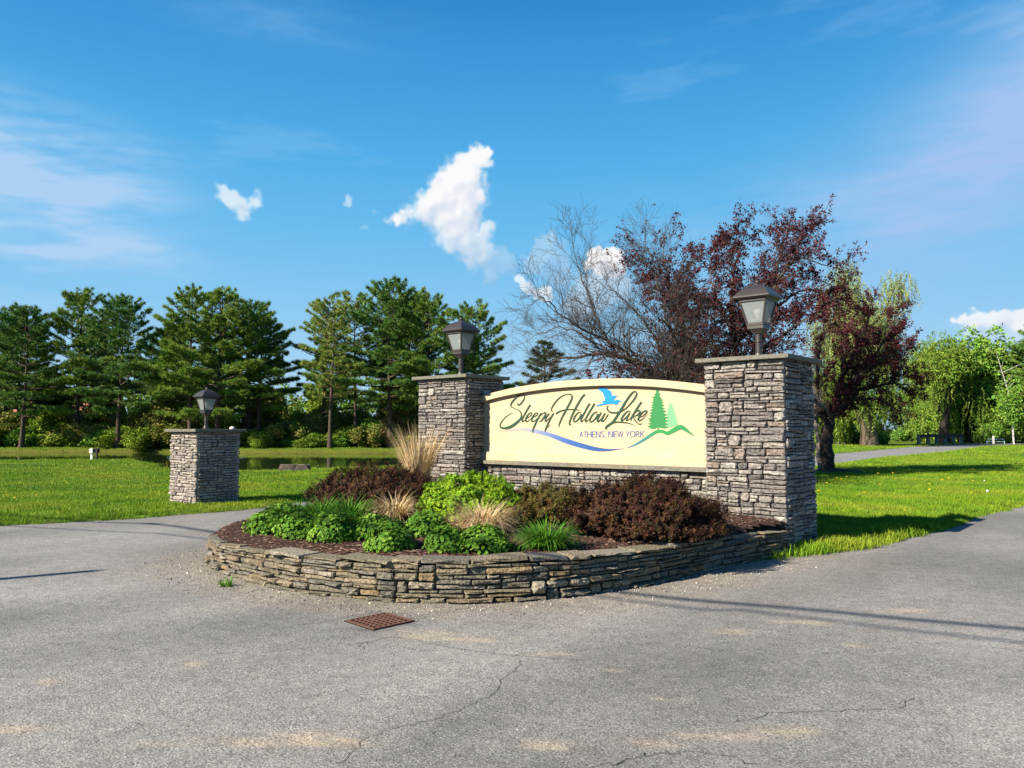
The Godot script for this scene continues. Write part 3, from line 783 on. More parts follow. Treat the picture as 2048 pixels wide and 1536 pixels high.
	flat_shape("heron_emblem", o, [2.569, 2.305, 2.709, 2.266, 2.781, 2.233, 2.793, 2.155, 2.839, 2.156, 2.907, 2.157, 2.865, 2.131, 2.838, 2.098, 2.858, 2.073, 2.890, 2.092, 2.929, 2.085, 3.009, 2.050, 2.942, 2.060, 2.916, 2.047, 2.909, 2.019, 2.864, 2.007, 2.818, 2.024, 2.733, 2.020, 2.667, 2.018, 2.574, 2.000, 2.506, 1.992, 2.480, 2.003, 2.547, 2.022, 2.611, 2.029, 2.641, 2.036, 2.607, 2.054, 2.628, 2.079, 2.667, 2.080, 2.661, 2.131, 2.635, 2.188, 2.609, 2.222, 2.542, 2.258], M.print_blue, 0.0095)
	# the town line, letter by letter
	var font := SystemFont.new()
	font.font_names = PackedStringArray(["Droid Sans"])
	var text := "ATHENS, NEW YORK"
	var adv := [0.62, 0.53, 0.72, 0.55, 0.74, 0.53, 0.26, 0.27, 0.74, 0.55, 0.90, 0.27, 0.56, 0.78, 0.60, 0.58]
	var sum := 0.0
	for q in adv: sum += q
	var x := 2.151
	for i in text.length():
		var w: float = adv[i] / sum * 1.245
		if text[i] != " ":
			var tm := TextMesh.new()
			tm.text = text[i]
			tm.font = font
			tm.font_size = 64
			tm.pixel_size = 0.002
			tm.depth = 0.003
			tm.horizontal_alignment = HORIZONTAL_ALIGNMENT_LEFT
			tm.vertical_alignment = VERTICAL_ALIGNMENT_BOTTOM
			var bb := tm.get_aabb()
			var l := part("letter", tm, M.print_city, o)
			var s: float = 0.098 / (64 * 0.002 * 0.714)
			var hx := w * (0.90 if text[i] != "," else 0.4) / maxf(bb.size.x, 0.001)
			l.transform = Transform3D(Basis(SU * hx, Vector3.UP * s, SN), sgn(x - bb.position.x * hx, 1.478 + 0.0085 * (x - 2.15) - (bb.position.y * s if text[i] != "," else (bb.position.y + 0.017) * s), 0.004))
		x += w

func low_wall() -> void:
	var o := thing("sign_base_wall", "low ledgestone wall under the cream sign, behind the shrubs", "stone wall", SO)
	var mb := MB.new()
	mb.box(sgn(2.325, 0.49, -0.2), SU * 2.36, Vector3.UP * 0.49, SN * 0.2)
	part("mortar_core", mb.mesh(), M.mortar, o)
	stone_face(o, SU * 0.0 + SN * 0.0, SU, SN, 4.65, 0.42, 0.98, [0.042, 0.115, 0.13, 0.55], M.ledgestone, 0.0)
	stone_face(o, SU * 4.65 - SN * 0.4, -SU, -SN, 4.65, 0.0, 0.98, [0.06, 0.16, 0.15, 0.6], M.ledgestone, 0.0, false)

# ---------------------------------------------------------------- plants
func leaf_quad(mb: MB, o: Vector3, dir: Vector3, side: Vector3, L: float, W: float, fold := 0.2) -> void:
	var up := side.cross(dir).normalized()
	var tip := o + dir * L
	var a := o + dir * L * 0.5 + side * W * 0.5 + up * W * fold
	var b := o + dir * L * 0.5 - side * W * 0.5 + up * W * fold
	mb.tri(o, a, tip)
	mb.tri(o, tip, b)

func rdir() -> Vector3:
	var z := rr(-1, 1)
	var a := rr(0, TAU)
	var r := sqrt(1.0 - z * z)
	return Vector3(r * cos(a), z, r * sin(a))

func perp(d: Vector3) -> Vector3:
	var s := d.cross(rdir())
	return s.normalized() if s.length() > 0.05 else d.cross(Vector3(0.3, 0.9, 0.2)).normalized()

func facing(d: Vector3, k: float) -> Transform3D:
	# basis whose y runs along d, turned at random about it, scaled by k
	var x := perp(d)
	return Transform3D(Basis(x, d, x.cross(d)).scaled(Vector3.ONE * k), Vector3.ZERO)

func sprig(n: int, len: float, L: float, W: float, spread := 1.0) -> ArrayMesh:
	# a short upright shoot with leaves up its stem
	var mb := MB.new()
	for i in n:
		var y := len * (i + 0.5) / n
		var a := i * 2.4 + rr(-0.3, 0.3)
		var d := Vector3(cos(a), rr(0.2, 0.9) / spread, sin(a)).normalized()
		leaf_quad(mb, Vector3(0, y, 0), d, d.cross(Vector3.UP).normalized(), L * rr(0.75, 1.15), W * rr(0.8, 1.1))
	return mb.mesh()

func tone(base: Color, dv := 0.2, dh := 0.08) -> Color:
	var k := 1.0 + rr(-dv, dv)
	return Color(base.r * k * (1.0 + rr(-dh, dh)), base.g * k * (1.0 + rr(-dh, dh)), base.b * k)

func mound(called: String, label: String, cat: String, at: Vector2, r: float, hgt: float, count: int, leaf: Mesh, m: Material, cols: Array, group: String, lump := 0.18, flat := 0.0, oval := 1.0) -> Node3D:
	var g := soil(at)
	var o := thing(called, label, cat, P(at.x, at.y, g), group)
	var list := []; var tints := []
	var off := rr(0, 500)
	var axis := Vector3(cos(TH), 0, sin(TH))
	for i in count:
		var d := rdir()
		d.y = absf(d.y) * (1.0 - flat) + flat * rr(0.0, 1.0)
		d = d.normalized()
		var k := 1.0 + lump * noise.get_noise_3d(off + d.x * 55.0, d.y * 55.0, d.z * 55.0) * 2.0 + rr(-0.07, 0.05)
		if rng.randf() < 0.3: k *= rr(0.55, 0.95)
		var p := Vector3(d.x * r * k, maxf(0.01, d.y * hgt * k * (0.9 + 0.1 * flat)), d.z * r * k)
		var along := p.dot(axis)
		p += axis * along * (oval - 1.0)
		var up := (d * Vector3(1, 0.8, 1) + Vector3.UP * rr(0.2, 0.7) + rdir() * 0.45).normalized()
		var t := facing(up, rr(0.75, 1.25))
		t.origin = p
		list.append(t)
		tints.append(tone(cols[mini(int(rng.randf() * cols.size()), cols.size() - 1)]))
	scatter("foliage", leaf, m, list, tints, o)
	# woody base
	var mb := MB.new()
	for i in 14:
		var d := (rdir() * Vector3(1, 0, 1) * 0.7 + Vector3.UP * rr(0.5, 1.2)).normalized()
		var e := Vector3(d.x * r * 0.75, d.y * hgt * 0.75, d.z * r * 0.75)
		mb.tube([Vector3(d.x * 0.03, -0.02, d.z * 0.03), e * 0.5 + Vector3(0, -0.02, 0), e], [0.008, 0.006, 0.002], 4)
	part("stems", mb.mesh(), M.twig, o)
	return o

func blade(mb: MB, o: Vector3, a: float, L: float, W: float, lean: float, droop: float, segs := 4) -> void:
	var out := Vector3(cos(a), 0, sin(a)); var side := Vector3(-sin(a), 0, cos(a))
	var p := o; var el := PI * 0.5 - lean
	var pl := p - side * W * 0.4; var pr := p + side * W * 0.4
	for k in segs:
		var d := out * cos(el) + Vector3.UP * sin(el)
		p += d * L / segs
		el -= droop / segs * (0.6 + 0.8 * k / segs)
		var w := W * 0.5 * (1.0 - pow(float(k + 1) / segs, 2.0)) + 0.0004
		var l2 := p - side * w; var r2 := p + side * w
		mb.tri(pl, pr, r2)
		mb.tri(pl, r2, l2)
		pl = l2; pr = r2

func blade_clump(called: String, label: String, cat: String, at: Vector2, r: float, hgt: float, n: int, W: float, droop: float, m: Material, cols: Array, group: String, upright := 0.5) -> Node3D:
	var o := thing(called, label, cat, P(at.x, at.y, soil(at)), group)
	var mb := MB.new()
	for i in n:
		var a := rr(0, TAU)
		var q := sqrt(rng.randf()) * r * 0.5
		mb.tint = tone(cols[mini(int(rng.randf() * cols.size()), cols.size() - 1)], 0.25)
		var lean := rr(0.05, upright) + q / r * 0.5
		blade(mb, Vector3(cos(a) * q, -0.01, sin(a) * q), a + rr(-0.7, 0.7), hgt * rr(0.75, 1.3), W * rr(0.7, 1.2), lean, droop * rr(0.4, 1.3), 5)
	part("foliage", mb.mesh(), m, o).set_meta("kind", "stuff")
	return o

func bed_plants() -> void:
	var geranium := MB.new()
	# a lobed leaf on a stalk with two smaller ones
	for k in 4:
		var a := k * 1.9 + rr(-0.3, 0.3)
		var c := Vector3(cos(a) * 0.03, rr(0.02, 0.07), sin(a) * 0.03)
		var R := rr(0.014, 0.022)
		var tl := Basis(Vector3(cos(a + 1.5), 0, sin(a + 1.5)), rr(-0.5, 0.1))
		for i in 5:
			var g := a - 2.2 + i * 1.1
			var d := tl * Vector3(cos(g), 0.12, sin(g))
			leaf_quad(geranium, c, d, d.cross(Vector3.UP).normalized(), R * (1.15 if i == 2 else 1.0), R * 0.95, 0.1)
	var gl := geranium.mesh()
	var gc := [Color(0.075, 0.18, 0.016), Color(0.11, 0.23, 0.020), Color(0.05, 0.13, 0.014), Color(0.15, 0.28, 0.03)]
	var spots := [[-2.88, 9.1, 0.25, 0.24, "leftmost in the front row, at the bend of the flagstone wall"], [-2.89, 9.68, 0.26, 0.26, "behind the leftmost mound, in front of the daylilies"], [-2.47, 8.84, 0.25, 0.24, "second from the left in the front row"], [-2.02, 8.68, 0.30, 0.26, "widest of the left group, just in front of the daylilies"], [-1.6, 8.8, 0.25, 0.23, "behind and left of the one nearest the rusty grate"], [-1.29, 8.11, 0.25, 0.25, "nearest the flagstone wall, straight behind the rusty drain grate"], [-1.0, 8.97, 0.25, 0.23, "half hidden, directly in front of the lime green shrub"], [-0.68, 8.05, 0.22, 0.22, "narrowest of the front row, second from the right"], [-0.28, 8.0, 0.26, 0.24, "rightmost, in front of the tan grass tuft"]]
	for s in spots:
		mound("geranium_mound", "low lobed leaf mound, " + s[4], "perennial plant", Vector2(s[0], s[1] + 0.12), s[2] * 0.80, s[3] * rr(0.82, 1.05), 640, gl, M.leaf_green, gc, "leafy green mounds along the front of the bed", 0.19, 0.0, rr(0.9, 1.15))
	# daylilies
	var dc := [Color(0.06, 0.18, 0.018), Color(0.085, 0.23, 0.022), Color(0.045, 0.135, 0.015), Color(0.12, 0.27, 0.03)]
	for s in [[-2.11, 10.05, 0.40, 0.42, 210, "daylily clump, largest and rightmost of three at the bed's left rear"], [-2.5, 10.12, 0.34, 0.40, 170, "daylily clump, middle of three at the bed's left rear"], [-2.82, 10.1, 0.28, 0.36, 130, "daylily clump, leftmost of three at the bed's left rear, beside the drive"], [0.36, 8.24, 0.30, 0.36, 420, "daylily clump alone on the mulch left of the big dark red barberry"]]:
		blade_clump("daylily_clump", "green " + s[5], "perennial plant", Vector2(s[0], s[1]), s[2], s[3] * 0.9, s[4] * 2, 0.012, 1.9, M.leaf_green, dc, "daylily clumps in the bed", 0.75)
	# dry grasses
	var tc := [Color(0.50, 0.36, 0.19), Color(0.58, 0.45, 0.27), Color(0.42, 0.29, 0.15), Color(0.64, 0.52, 0.34)]
	blade_clump("dry_grass", "short tan tuft of dry ornamental grass left of the lime green shrub", "ornamental grass", Vector2(-1.54, 10.2), 0.22, 0.44, 620, 0.006, 2.3, M.straw, tc, "dry ornamental grass tufts", 0.75)
	blade_clump("dry_grass", "tan tuft of dry ornamental grass in front of the lime green shrub", "ornamental grass", Vector2(-0.37, 9.2), 0.28, 0.46, 950, 0.006, 2.4, M.straw, tc, "dry ornamental grass tufts", 0.8)
	blade_clump("tall_dry_grass", "tall upright straw coloured grass against the left stone pillar", "ornamental grass", Vector2(-1.55, 12.75), 0.16, 1.02, 560, 0.009, 0.6, M.straw, tc, "", 0.13)
	# lime shrub
	var lime := sprig(7, 0.038, 0.029, 0.018, 1.8)
	mound("lime_shrub", "rounded bright lime green shrub in the middle of the bed", "shrub", Vector2(-0.55, 10.25), 0.57, 0.58, 7200, lime, M.leaf_lime, [Color(0.14, 0.27, 0.012), Color(0.19, 0.33, 0.015), Color(0.09, 0.19, 0.012), Color(0.25, 0.39, 0.02)], "", 0.15, 0.2, 1.35)
	# barberries
	var bsp := sprig(11, 0.075, 0.030, 0.017, 1.3)
	var red := [Color(0.038, 0.015, 0.012), Color(0.052, 0.020, 0.014), Color(0.026, 0.011, 0.009), Color(0.038, 0.021, 0.011), Color(0.08, 0.042, 0.018), Color(0.030, 0.023, 0.010)]
	var olive := [Color(0.085, 0.075, 0.016), Color(0.06, 0.055, 0.014), Color(0.11, 0.09, 0.02), Color(0.075, 0.04, 0.014)]
	mound("barberry_shrub", "wide dark red barberry shrub behind the daylilies and left stone pillar", "shrub", Vector2(-1.95, 11.35), 0.80, 0.56, 5200, bsp, M.leaf_red, red, "dark red barberry shrubs", 0.22, 0.1, 1.3)
	mound("barberry_shrub", "largest dark red brown barberry shrub, in front of the sign's right half", "shrub", Vector2(1.55, 9.2), 0.72, 0.60, 7600, bsp, M.leaf_red, red, "dark red barberry shrubs", 0.18, 0.12, 1.25)
	mound("olive_shrub", "olive brown shrub between the lime green shrub and the big red barberry", "shrub", Vector2(0.50, 10.15), 0.48, 0.42, 2400, bsp, M.leaf_red, olive, "", 0.2, 0.1, 1.2)
	mound("small_olive_shrub", "small brownish shrub low beside the tan grass tuft, right of the lime shrub", "shrub", Vector2(0.08, 9.75), 0.22, 0.22, 700, bsp, M.leaf_red, olive, "", 0.2)
	# weed at the foot of the wall
	var wd := thing("weed_tuft", "small green weed growing from the asphalt at the foot of the flagstone wall", "weed", P(-2.93, 8.0, 0.0))
	var mb := MB.new()
	for i in 60:
		mb.tint = tone(Color(0.12, 0.26, 0.03), 0.3)
		blade(mb, Vector3(rr(-0.06, 0.06), 0, rr(-0.05, 0.05)), rr(0, TAU), rr(0.05, 0.13), 0.012, rr(0.1, 0.9), 1.0, 3)
	part("foliage", mb.mesh(), M.leaf_green, wd).set_meta("kind", "stuff")

# ---------------------------------------------------------------- trees
func needle_spray(n: int, L: float, W: float) -> ArrayMesh:
	# long soft needles fanning out along +y of the twig and a little upwards
	var mb := MB.new()
	for i in n:
		var d := (rdir() * 0.75 + Vector3(0, 0.75, 0)).normalized()
		var s := perp(d)
		var o := Vector3(0, rr(-0.15, 0.15) * L, 0) + rdir() * 0.06 * L
		mb.tri(o - s * W * 0.5, o + s * W * 0.5, o + d * L * rr(0.7, 1.1))
	return mb.mesh()

func leaf_cluster(n: int, R: float, L: float, W: float) -> ArrayMesh:
	var mb := MB.new()
	for i in n:
		var o := rdir() * R * rr(0.2, 1.0)
		var d := (rdir() + Vector3(0, -0.3, 0)).normalized()
		leaf_quad(mb, o, d, perp(d), L * rr(0.7, 1.2), W * rr(0.7, 1.2))
	return mb.mesh()

func pine(kind: Dictionary) -> Dictionary:
	# a white pine of about 14 m: straight trunk, whorls of level limbs that carry flat plates of needles
	var H: float = kind.h; var W: float = kind.w
	var mb := MB.new()
	var list := []; var tints := []
	var tp := []; var tr := []
	for i in 9:
		var t := i / 8.0
		tp.append(Vector3(sin(t * 3.0 + kind.s) * 0.12, H * t * 0.97 - 0.1, cos(t * 4.0 + kind.s) * 0.10))
		tr.append(lerpf(kind.r, 0.03, pow(t, 0.85)) * (1.35 if i == 0 else 1.0))
	mb.tint = Color(0.9, 0.85, 0.8)
	mb.tube(tp, tr, 8)
	var y: float = H * kind.bare
	while y < H * 0.99:
		var t: float = (y - H * kind.bare) / (H * (1.0 - kind.bare))
		var prof: float = pow(1.0 - t, kind.p) * (0.55 + 0.45 * smoothstep(0.0, 0.22, t)) + 0.05
		var n := 4 if t < 0.8 else 5
		var a0 := rr(0, TAU)
		for k in n:
			if t < 0.12 and rng.randf() < 0.25: continue
			var a := a0 + TAU * k / n + rr(-0.35, 0.35)
			var L: float = W * prof * rr(0.6, 1.15)
			if rng.randf() < 0.08: L *= 1.3
			var out := Vector3(cos(a), 0, sin(a)); var side := Vector3(-sin(a), 0, cos(a))
			var rise := lerpf(-0.05, 1.0, pow(t, 1.4)) + rr(-0.1, 0.12)
			var base := Vector3(0, y + rr(-0.2, 0.2), 0)
			var pts := [base, base + out * L * 0.5 + Vector3.UP * L * 0.5 * rise * 0.7, base + out * L + Vector3.UP * L * (rise + 0.08)]
			mb.tube(pts, [0.022 + 0.012 * L, 0.012 + 0.008 * L, 0.008], 4)
			var cnt := int(L * L * kind.dens + 5.0)
			for c in cnt:
				var f := pow(rng.randf(), 0.6)
				f = lerpf(0.28, 1.03, f)
				var sp: float = L * 0.36 * sin(clampf(f, 0.0, 1.0) * PI * 0.8 + 0.35)
				var p: Vector3 = (pts[0] as Vector3).lerp(pts[2], f) + side * rr(-1, 1) * sp + Vector3.UP * rr(-0.07, 0.07)
				var d := (out * 0.8 + Vector3.UP * rr(0.25, 0.8) + rdir() * 0.5).normalized()
				var tr3 := facing(d, rr(0.75, 1.2))
				tr3.origin = p
				list.append(tr3)
				var c3: Color = kind.cols[mini(int(rng.randf() * kind.cols.size()), kind.cols.size() - 1)]
				tints.append(tone(c3, 0.22))
		y += rr(0.62, 1.0) * (0.62 if t > 0.6 else 1.0)
	# dead snags below the crown
	for k in 7:
		var a := rr(0, TAU)
		var yy: float = H * rr(kind.bare * 0.45, kind.bare * 1.1)
		var o := Vector3(0, yy, 0); var L := rr(0.6, 2.0)
		mb.tube([o, o + Vector3(cos(a) * L * 0.6, rr(-0.1, 0.2), sin(a) * L * 0.6), o + Vector3(cos(a) * L, rr(-0.5, 0.1), sin(a) * L)], [0.035, 0.02, 0.008], 4)
	var mm := MultiMesh.new()
	mm.transform_format = MultiMesh.TRANSFORM_3D
	mm.use_colors = true
	mm.mesh = kind.leaf
	mm.instance_count = list.size()
	for i in list.size():
		mm.set_instance_transform(i, list[i])
		mm.set_instance_color(i, tints[i])
	return {"wood": mb.mesh(), "mm": mm, "h": H, "w": W}

func pines() -> void:
	var spray := needle_spray(18, 0.36, 0.042)
	var deep := [Color(0.075, 0.165, 0.032), Color(0.10, 0.20, 0.038), Color(0.055, 0.125, 0.028), Color(0.14, 0.24, 0.042)]
	var fresh := [Color(0.125, 0.22, 0.03), Color(0.17, 0.27, 0.036), Color(0.095, 0.175, 0.03), Color(0.22, 0.30, 0.045)]
	var thin := [Color(0.16, 0.25, 0.04), Color(0.21, 0.28, 0.05), Color(0.11, 0.20, 0.04), Color(0.27, 0.27, 0.075)]
	var K := [
		pine({"h": 14.0, "w": 5.0, "r": 0.27, "bare": 0.24, "p": 0.62, "dens": 7.6, "s": 0.0, "leaf": spray, "cols": deep}),
		pine({"h": 14.0, "w": 4.5, "r": 0.25, "bare": 0.27, "p": 0.50, "dens": 8.0, "s": 2.0, "leaf": spray, "cols": deep + fresh}),
		pine({"h": 14.0, "w": 5.4, "r": 0.30, "bare": 0.20, "p": 0.70, "dens": 7.2, "s": 4.0, "leaf": spray, "cols": fresh}),
		pine({"h": 14.0, "w": 3.3, "r": 0.20, "bare": 0.36, "p": 0.45, "dens": 6.5, "s": 5.0, "leaf": spray, "cols": thin}),
	]
	# x, distance, height, prototype, words
	var rows := [
		[-50.6, 77, 13.3, 1, "leftmost pine of the row, partly cut off by the picture's left edge"], [-46.3, 73, 13.0, 0, "open crowned pine, second from the left behind the far lawn"], [-42.2, 75, 14.9, 2, "tall broad pine left of the electric box on the far lawn"], [-37.2, 73, 14.0, 0, "dark narrow pine with a straight bare lower trunk, right behind the electric box"],
		[-33.4, 76, 11.6, 1, "short pine half hidden left of the roadside pillar"], [-29.7, 71, 14.5, 2, "tall pine straight behind the roadside pillar's lantern, left of its twin"], [-26.8, 70.5, 14.3, 2, "tall spreading pine just right of the roadside pillar's lantern"], [-25.6, 75, 13.7, 0, "dark pine behind the spreading one right of the roadside pillar"], [-23.9, 73, 12.3, 1, "dark dense pine at the right end of the left group, over the pond"],
		[-18.5, 76, 13.9, 3, "thin see-through yellowish pine, left one above the tree stump"], [-16.4, 70, 13.3, 3, "slender pine with a pale double looking trunk above the tree stump"], [-14.9, 73, 14.2, 3, "slender pine right of the see-through pair across the pond"], [-11.3, 71, 15.0, 0, "tallest dense pine across the pond, left of the sign's left pillar"], [-10.0, 75, 14.6, 1, "pine crowded behind the tallest one across the pond"], [-7.7, 70.5, 13.4, 1, "pine just left of the lantern on the sign's left pillar"], [-3.6, 73, 13.0, 1, "pine with open sunlit side right of the lantern on the sign's left pillar"],
		[61.3, 88, 14.0, 0, "dark pine at the picture's right edge beyond the road"], [64.0, 93, 13.0, 1, "pine at the far right, behind the birch"]]
	for q in rows:
		var k: Dictionary = K[q[3]]
		var at := Vector2(q[0], q[1])
		var o := thing("pine_tree", q[4], "pine tree", P(q[0], q[1], ground(at)), "pines beyond the lawn and pond")
		o.rotation.y = rr(0, TAU)
		var s: float = q[2] / 14.0
		o.scale = Vector3(s * rr(0.92, 1.05), s, s * rr(0.92, 1.05))
		part("trunk", k.wood, M.bark, o)
		scatter_mm("crown", k.mm, M.needles, o)
	# shorter pines farther back, seen in the gaps
	for q in [[-59.0, 79, 13.6, 2, "first beyond the picture's left edge"], [-65.0, 82, 14.2, 0, "second beyond the picture's left edge"], [-71.0, 79, 13.2, 1, "third beyond the picture's left edge"], [-55.0, 86, 13.0, 0, "at the far left edge"], [-48.0, 88, 13.2, 1, "between the leftmost two front pines"], [-39.5, 87, 12.6, 0, "behind the electric box"], [-34.0, 90, 13.4, 2, "left of the roadside pillar"], [-21.4, 90, 11.2, 0, "at the gap over the pond"], [-13.4, 88, 13.8, 1, "behind the slender pines across the pond"], [-5.5, 88, 12.6, 0, "behind the lantern of the sign's left pillar"]]:
		var k: Dictionary = K[q[3]]
		var o := thing("back_row_pine", "pine of the darker back row, " + q[4], "pine tree", P(q[0], q[1], ground(Vector2(q[0], q[1]))), "pines beyond the lawn and pond")
		o.rotation.y = rr(0, TAU)
		o.scale = Vector3.ONE * ((q[2] as float) / 14.0)
		part("trunk", k.wood, M.bark, o)
		scatter_mm("crown", k.mm, M.needles, o)
	# darker, fuller conifer whose top shows over the sign's left end
	var kd := [Color(0.03, 0.06, 0.018), Color(0.05, 0.085, 0.025), Color(0.07, 0.10, 0.03)]
	var sp := pine({"h": 11.0, "w": 3.0, "r": 0.2, "bare": 0.05, "p": 0.75, "dens": 13.0, "s": 1.0, "leaf": spray, "cols": kd})
	for q in [[3.6, 84, 1.02, "dark rounded evergreen showing over the left end of the cream sign"], [14.4, 81, 0.72, "small green evergreen just showing over the middle of the sign"]]:
		var o := thing("evergreen_tree", q[3], "evergreen tree", P(q[0], q[1], ground(Vector2(q[0], q[1]))), "")
		o.scale = Vector3(1.6, 1.0, 1.5) * (q[2] as float)
		part("trunk", sp.wood, M.bark, o)
		scatter_mm("crown", sp.mm, M.needles, o)

func twigs(mb: MB, leaves: Array, p0: Vector3, dir: Vector3, L: float, r: float, level: int, leafy: float, up: float) -> void:
	# a bending shoot with side shoots
	var n := 4
	var pts := [p0]; var rad := [r]
	var d := dir
	var p := p0
	for i in n:
		d = (d + rdir() * 0.22 + Vector3.UP * up).normalized()
		p += d * L / n
		pts.append(p)
		rad.append(maxf(0.0028, r * (1.0 - 0.8 * (i + 1) / n)))
	mb.tube(pts, rad, 4 if r > 0.015 else 3)
	if level > 0:
		for i in range(1, n + 1):
			for k in (2 if i < n else 1):
				if rng.randf() < 0.88:
					var s := perp(d)
					var dd := (((pts[i] as Vector3) - (pts[i - 1] as Vector3)).normalized() * 0.8 + s * rr(0.35, 0.9)).normalized()
					twigs(mb, leaves, pts[i], dd, L * rr(0.45, 0.75), maxf(0.003, (rad[i] as float) * 0.7), level - 1, leafy, up)
	if leafy > 0.0:
		for i in range(1, n + 1):
			if rng.randf() < leafy: leaves.append(pts[i])

func limbed(called: String, label: String, cat: String, limbs: Array, leafiness: Array, bark: Material, bark2: Material, leaf: Mesh, lm: Material, cols: Array, level: int, step: float, sub: float, up: float, lsize := 1.0, per := 1, thin := 0.72) -> Node3D:
	var b: Array = limbs[0]
	var at := Vector2(b[0], b[2])
	var base := P(b[0], b[2], ground(at))
	var o := thing(called, label, cat, base)
	var leaves := []
	for li in limbs.size():
		var q: Array = limbs[li]
		var mb := MB.new()
		var pts := []
		for i in range(0, q.size() - 1, 3): pts.append(P(q[i], q[i + 2], q[i + 1]) - base)
		if li == 0 or (pts[0] as Vector3).length() < 1.0: pts[0].y = minf(pts[0].y, -0.1)
		pts = crom(pts, 6)
		if li > 0 or q.size() > 14: pts = pts.slice(0, int(pts.size() * 0.88) + 1)
		var r0: float = q[-1] * thin
		var rad := []
		for i in pts.size(): rad.append(maxf(0.008, r0 * pow(1.0 - 0.93 * float(i) / pts.size(), 0.9)))
		for i in range(1, pts.size()): pts[i] += rdir() * 0.05 * (1.0 if i < pts.size() - 1 else 0.0)
		mb.tube(pts, rad, 8 if r0 > 0.1 else 6)
		var run := 0.0
		for i in range(1, pts.size()):
			var seg: Vector3 = pts[i] - pts[i - 1]
			run += seg.length()
			var f := float(i) / pts.size()
			if f < 0.22 and li == 0 or (pts[i] as Vector3).y < 1.9: continue
			while run > step:
				run -= step
				var d := (seg.normalized() * rr(0.4, 0.9) + perp(seg.normalized()) * rr(0.5, 1.0) + Vector3.UP * 0.15).normalized()
				twigs(mb, leaves, (pts[i] as Vector3).lerp(pts[i - 1], rng.randf()), d, sub * (1.1 - 0.55 * f) * rr(0.6, 1.25), maxf(0.005, (rad[i] as float) * 0.55), level, leafiness[li], up)
		twigs(mb, leaves, pts[-1], ((pts[-1] as Vector3) - pts[-2]).normalized(), sub * 0.6, 0.008, level, leafiness[li], up)
		part("trunk" if li == 0 else "limb", mb.mesh(), bark if leafiness[li] > 0.1 or li == 0 else bark2, o)
	var list := []; var tints := []
	for p in leaves:
		for k in per:
			var t := facing(rdir(), rr(0.7, 1.25) * lsize)
			t.origin = p + rdir() * 0.05
			list.append(t)
			tints.append(tone(cols[mini(int(rng.randf() * cols.size()), cols.size() - 1)], 0.3))
	if list: scatter("leaves", leaf, lm, list, tints, o)
	return o

const LIMBS_A = [[4.9,0.85,21.0,4.2,2.79,20.75,2.89,3.55,20.5,1.66,3.51,20.25,0.47,3.23,20.0,0.16],[2.96,3.57,21.0,2.36,4.63,21.1,1.92,5.97,21.2,1.63,7.06,21.3,0.075],[3.43,3.31,21.0,2.78,3.89,20.7,1.68,4.39,20.4,0.87,5.02,20.1,0.6,5.23,19.8,0.08],[3.64,3.17,21.0,2.46,3.97,21.4,1.37,4.51,21.8,0.23,4.06,22.2,0.07],[4.9,0.85,21.0,4.4,2.99,21.38,3.92,4.44,21.75,3.27,5.36,22.12,2.45,6.02,22.5,0.09],[4.9,0.85,21.0,4.7,3.09,20.88,4.22,4.58,20.75,3.87,5.92,20.62,3.52,6.85,20.5,0.1],[4.9,0.85,21.0,5.12,2.98,21.2,4.9,4.25,21.4,4.4,5.7,21.6,3.38,6.75,21.8,0.1],[4.9,0.85,21.0,4.96,3.27,21.4,4.65,5.02,21.8,4.46,6.4,22.2,4.55,7.39,22.6,0.08],[4.9,0.85,21.0,4.21,2.53,20.5,2.94,2.9,20.0,2.11,2.76,19.5,0.06]]
const LIMBS_B = [[7.61,0.63,25.0,7.45,2.9,25.12,7.28,5.23,25.25,7.43,7.09,25.38,8.0,8.64,25.5,0.17],[7.61,0.63,25.0,7.67,3.21,24.75,8.11,5.44,24.5,9.02,7.01,24.25,10.49,6.55,24.0,0.14],[7.36,4.37,25.0,6.93,5.76,25.47,6.74,7.04,25.93,7.22,8.19,26.4,0.09],[7.61,0.63,25.0,6.87,3.08,25.38,6.15,4.45,25.75,5.57,5.87,26.12,4.79,6.63,26.5,0.1],[8.01,4.53,25.0,8.95,5.77,25.5,10.15,6.36,26.0,11.21,6.1,26.5,0.09],[8.53,6.01,25.0,8.9,7.4,25.27,9.35,8.31,25.53,10.13,8.55,25.8,0.08],[7.61,0.63,25.0,6.35,3.04,24.67,5.96,3.82,24.33,5.41,3.47,24.0,0.07],[7.59,3.71,25.0,8.45,4.49,24.6,9.27,5.07,24.2,9.9,5.02,23.8,0.09],[7.29,5.19,25.0,6.55,5.14,24.67,5.83,5.74,24.33,5.45,6.31,24.0,0.07]]
const LIMBS_C = [[11.9,0.04,29.2,11.91,1.03,29.28,12.11,1.98,29.36,12.39,2.75,29.44,12.81,4.29,29.52,13.08,5.85,29.6,0.33],[12.09,2.07,29.2,12.68,2.72,28.87,13.64,2.71,28.53,14.38,2.15,28.2,0.13],[12.21,2.55,29.2,12.64,3.37,28.73,13.56,4.17,28.27,14.26,4.68,27.8,0.12],[12.36,2.93,29.2,13.61,3.91,29.6,14.82,5.51,30.0,15.23,6.16,30.4,0.1],[11.95,1.79,29.2,11.73,2.94,29.53,12.0,4.71,29.87,12.36,5.94,30.2,0.12],[12.05,2.17,29.2,11.21,2.81,28.7,10.37,2.7,28.2,0.1],[12.64,2.93,29.2,14.17,3.33,29.6,15.73,3.35,30.0,0.09],[12.46,3.5,29.2,13.13,4.99,28.9,13.4,6.08,28.6,0.09],[11.64,0.75,29.2,11.64,2.36,29.5,11.65,3.54,29.8,0.12]]

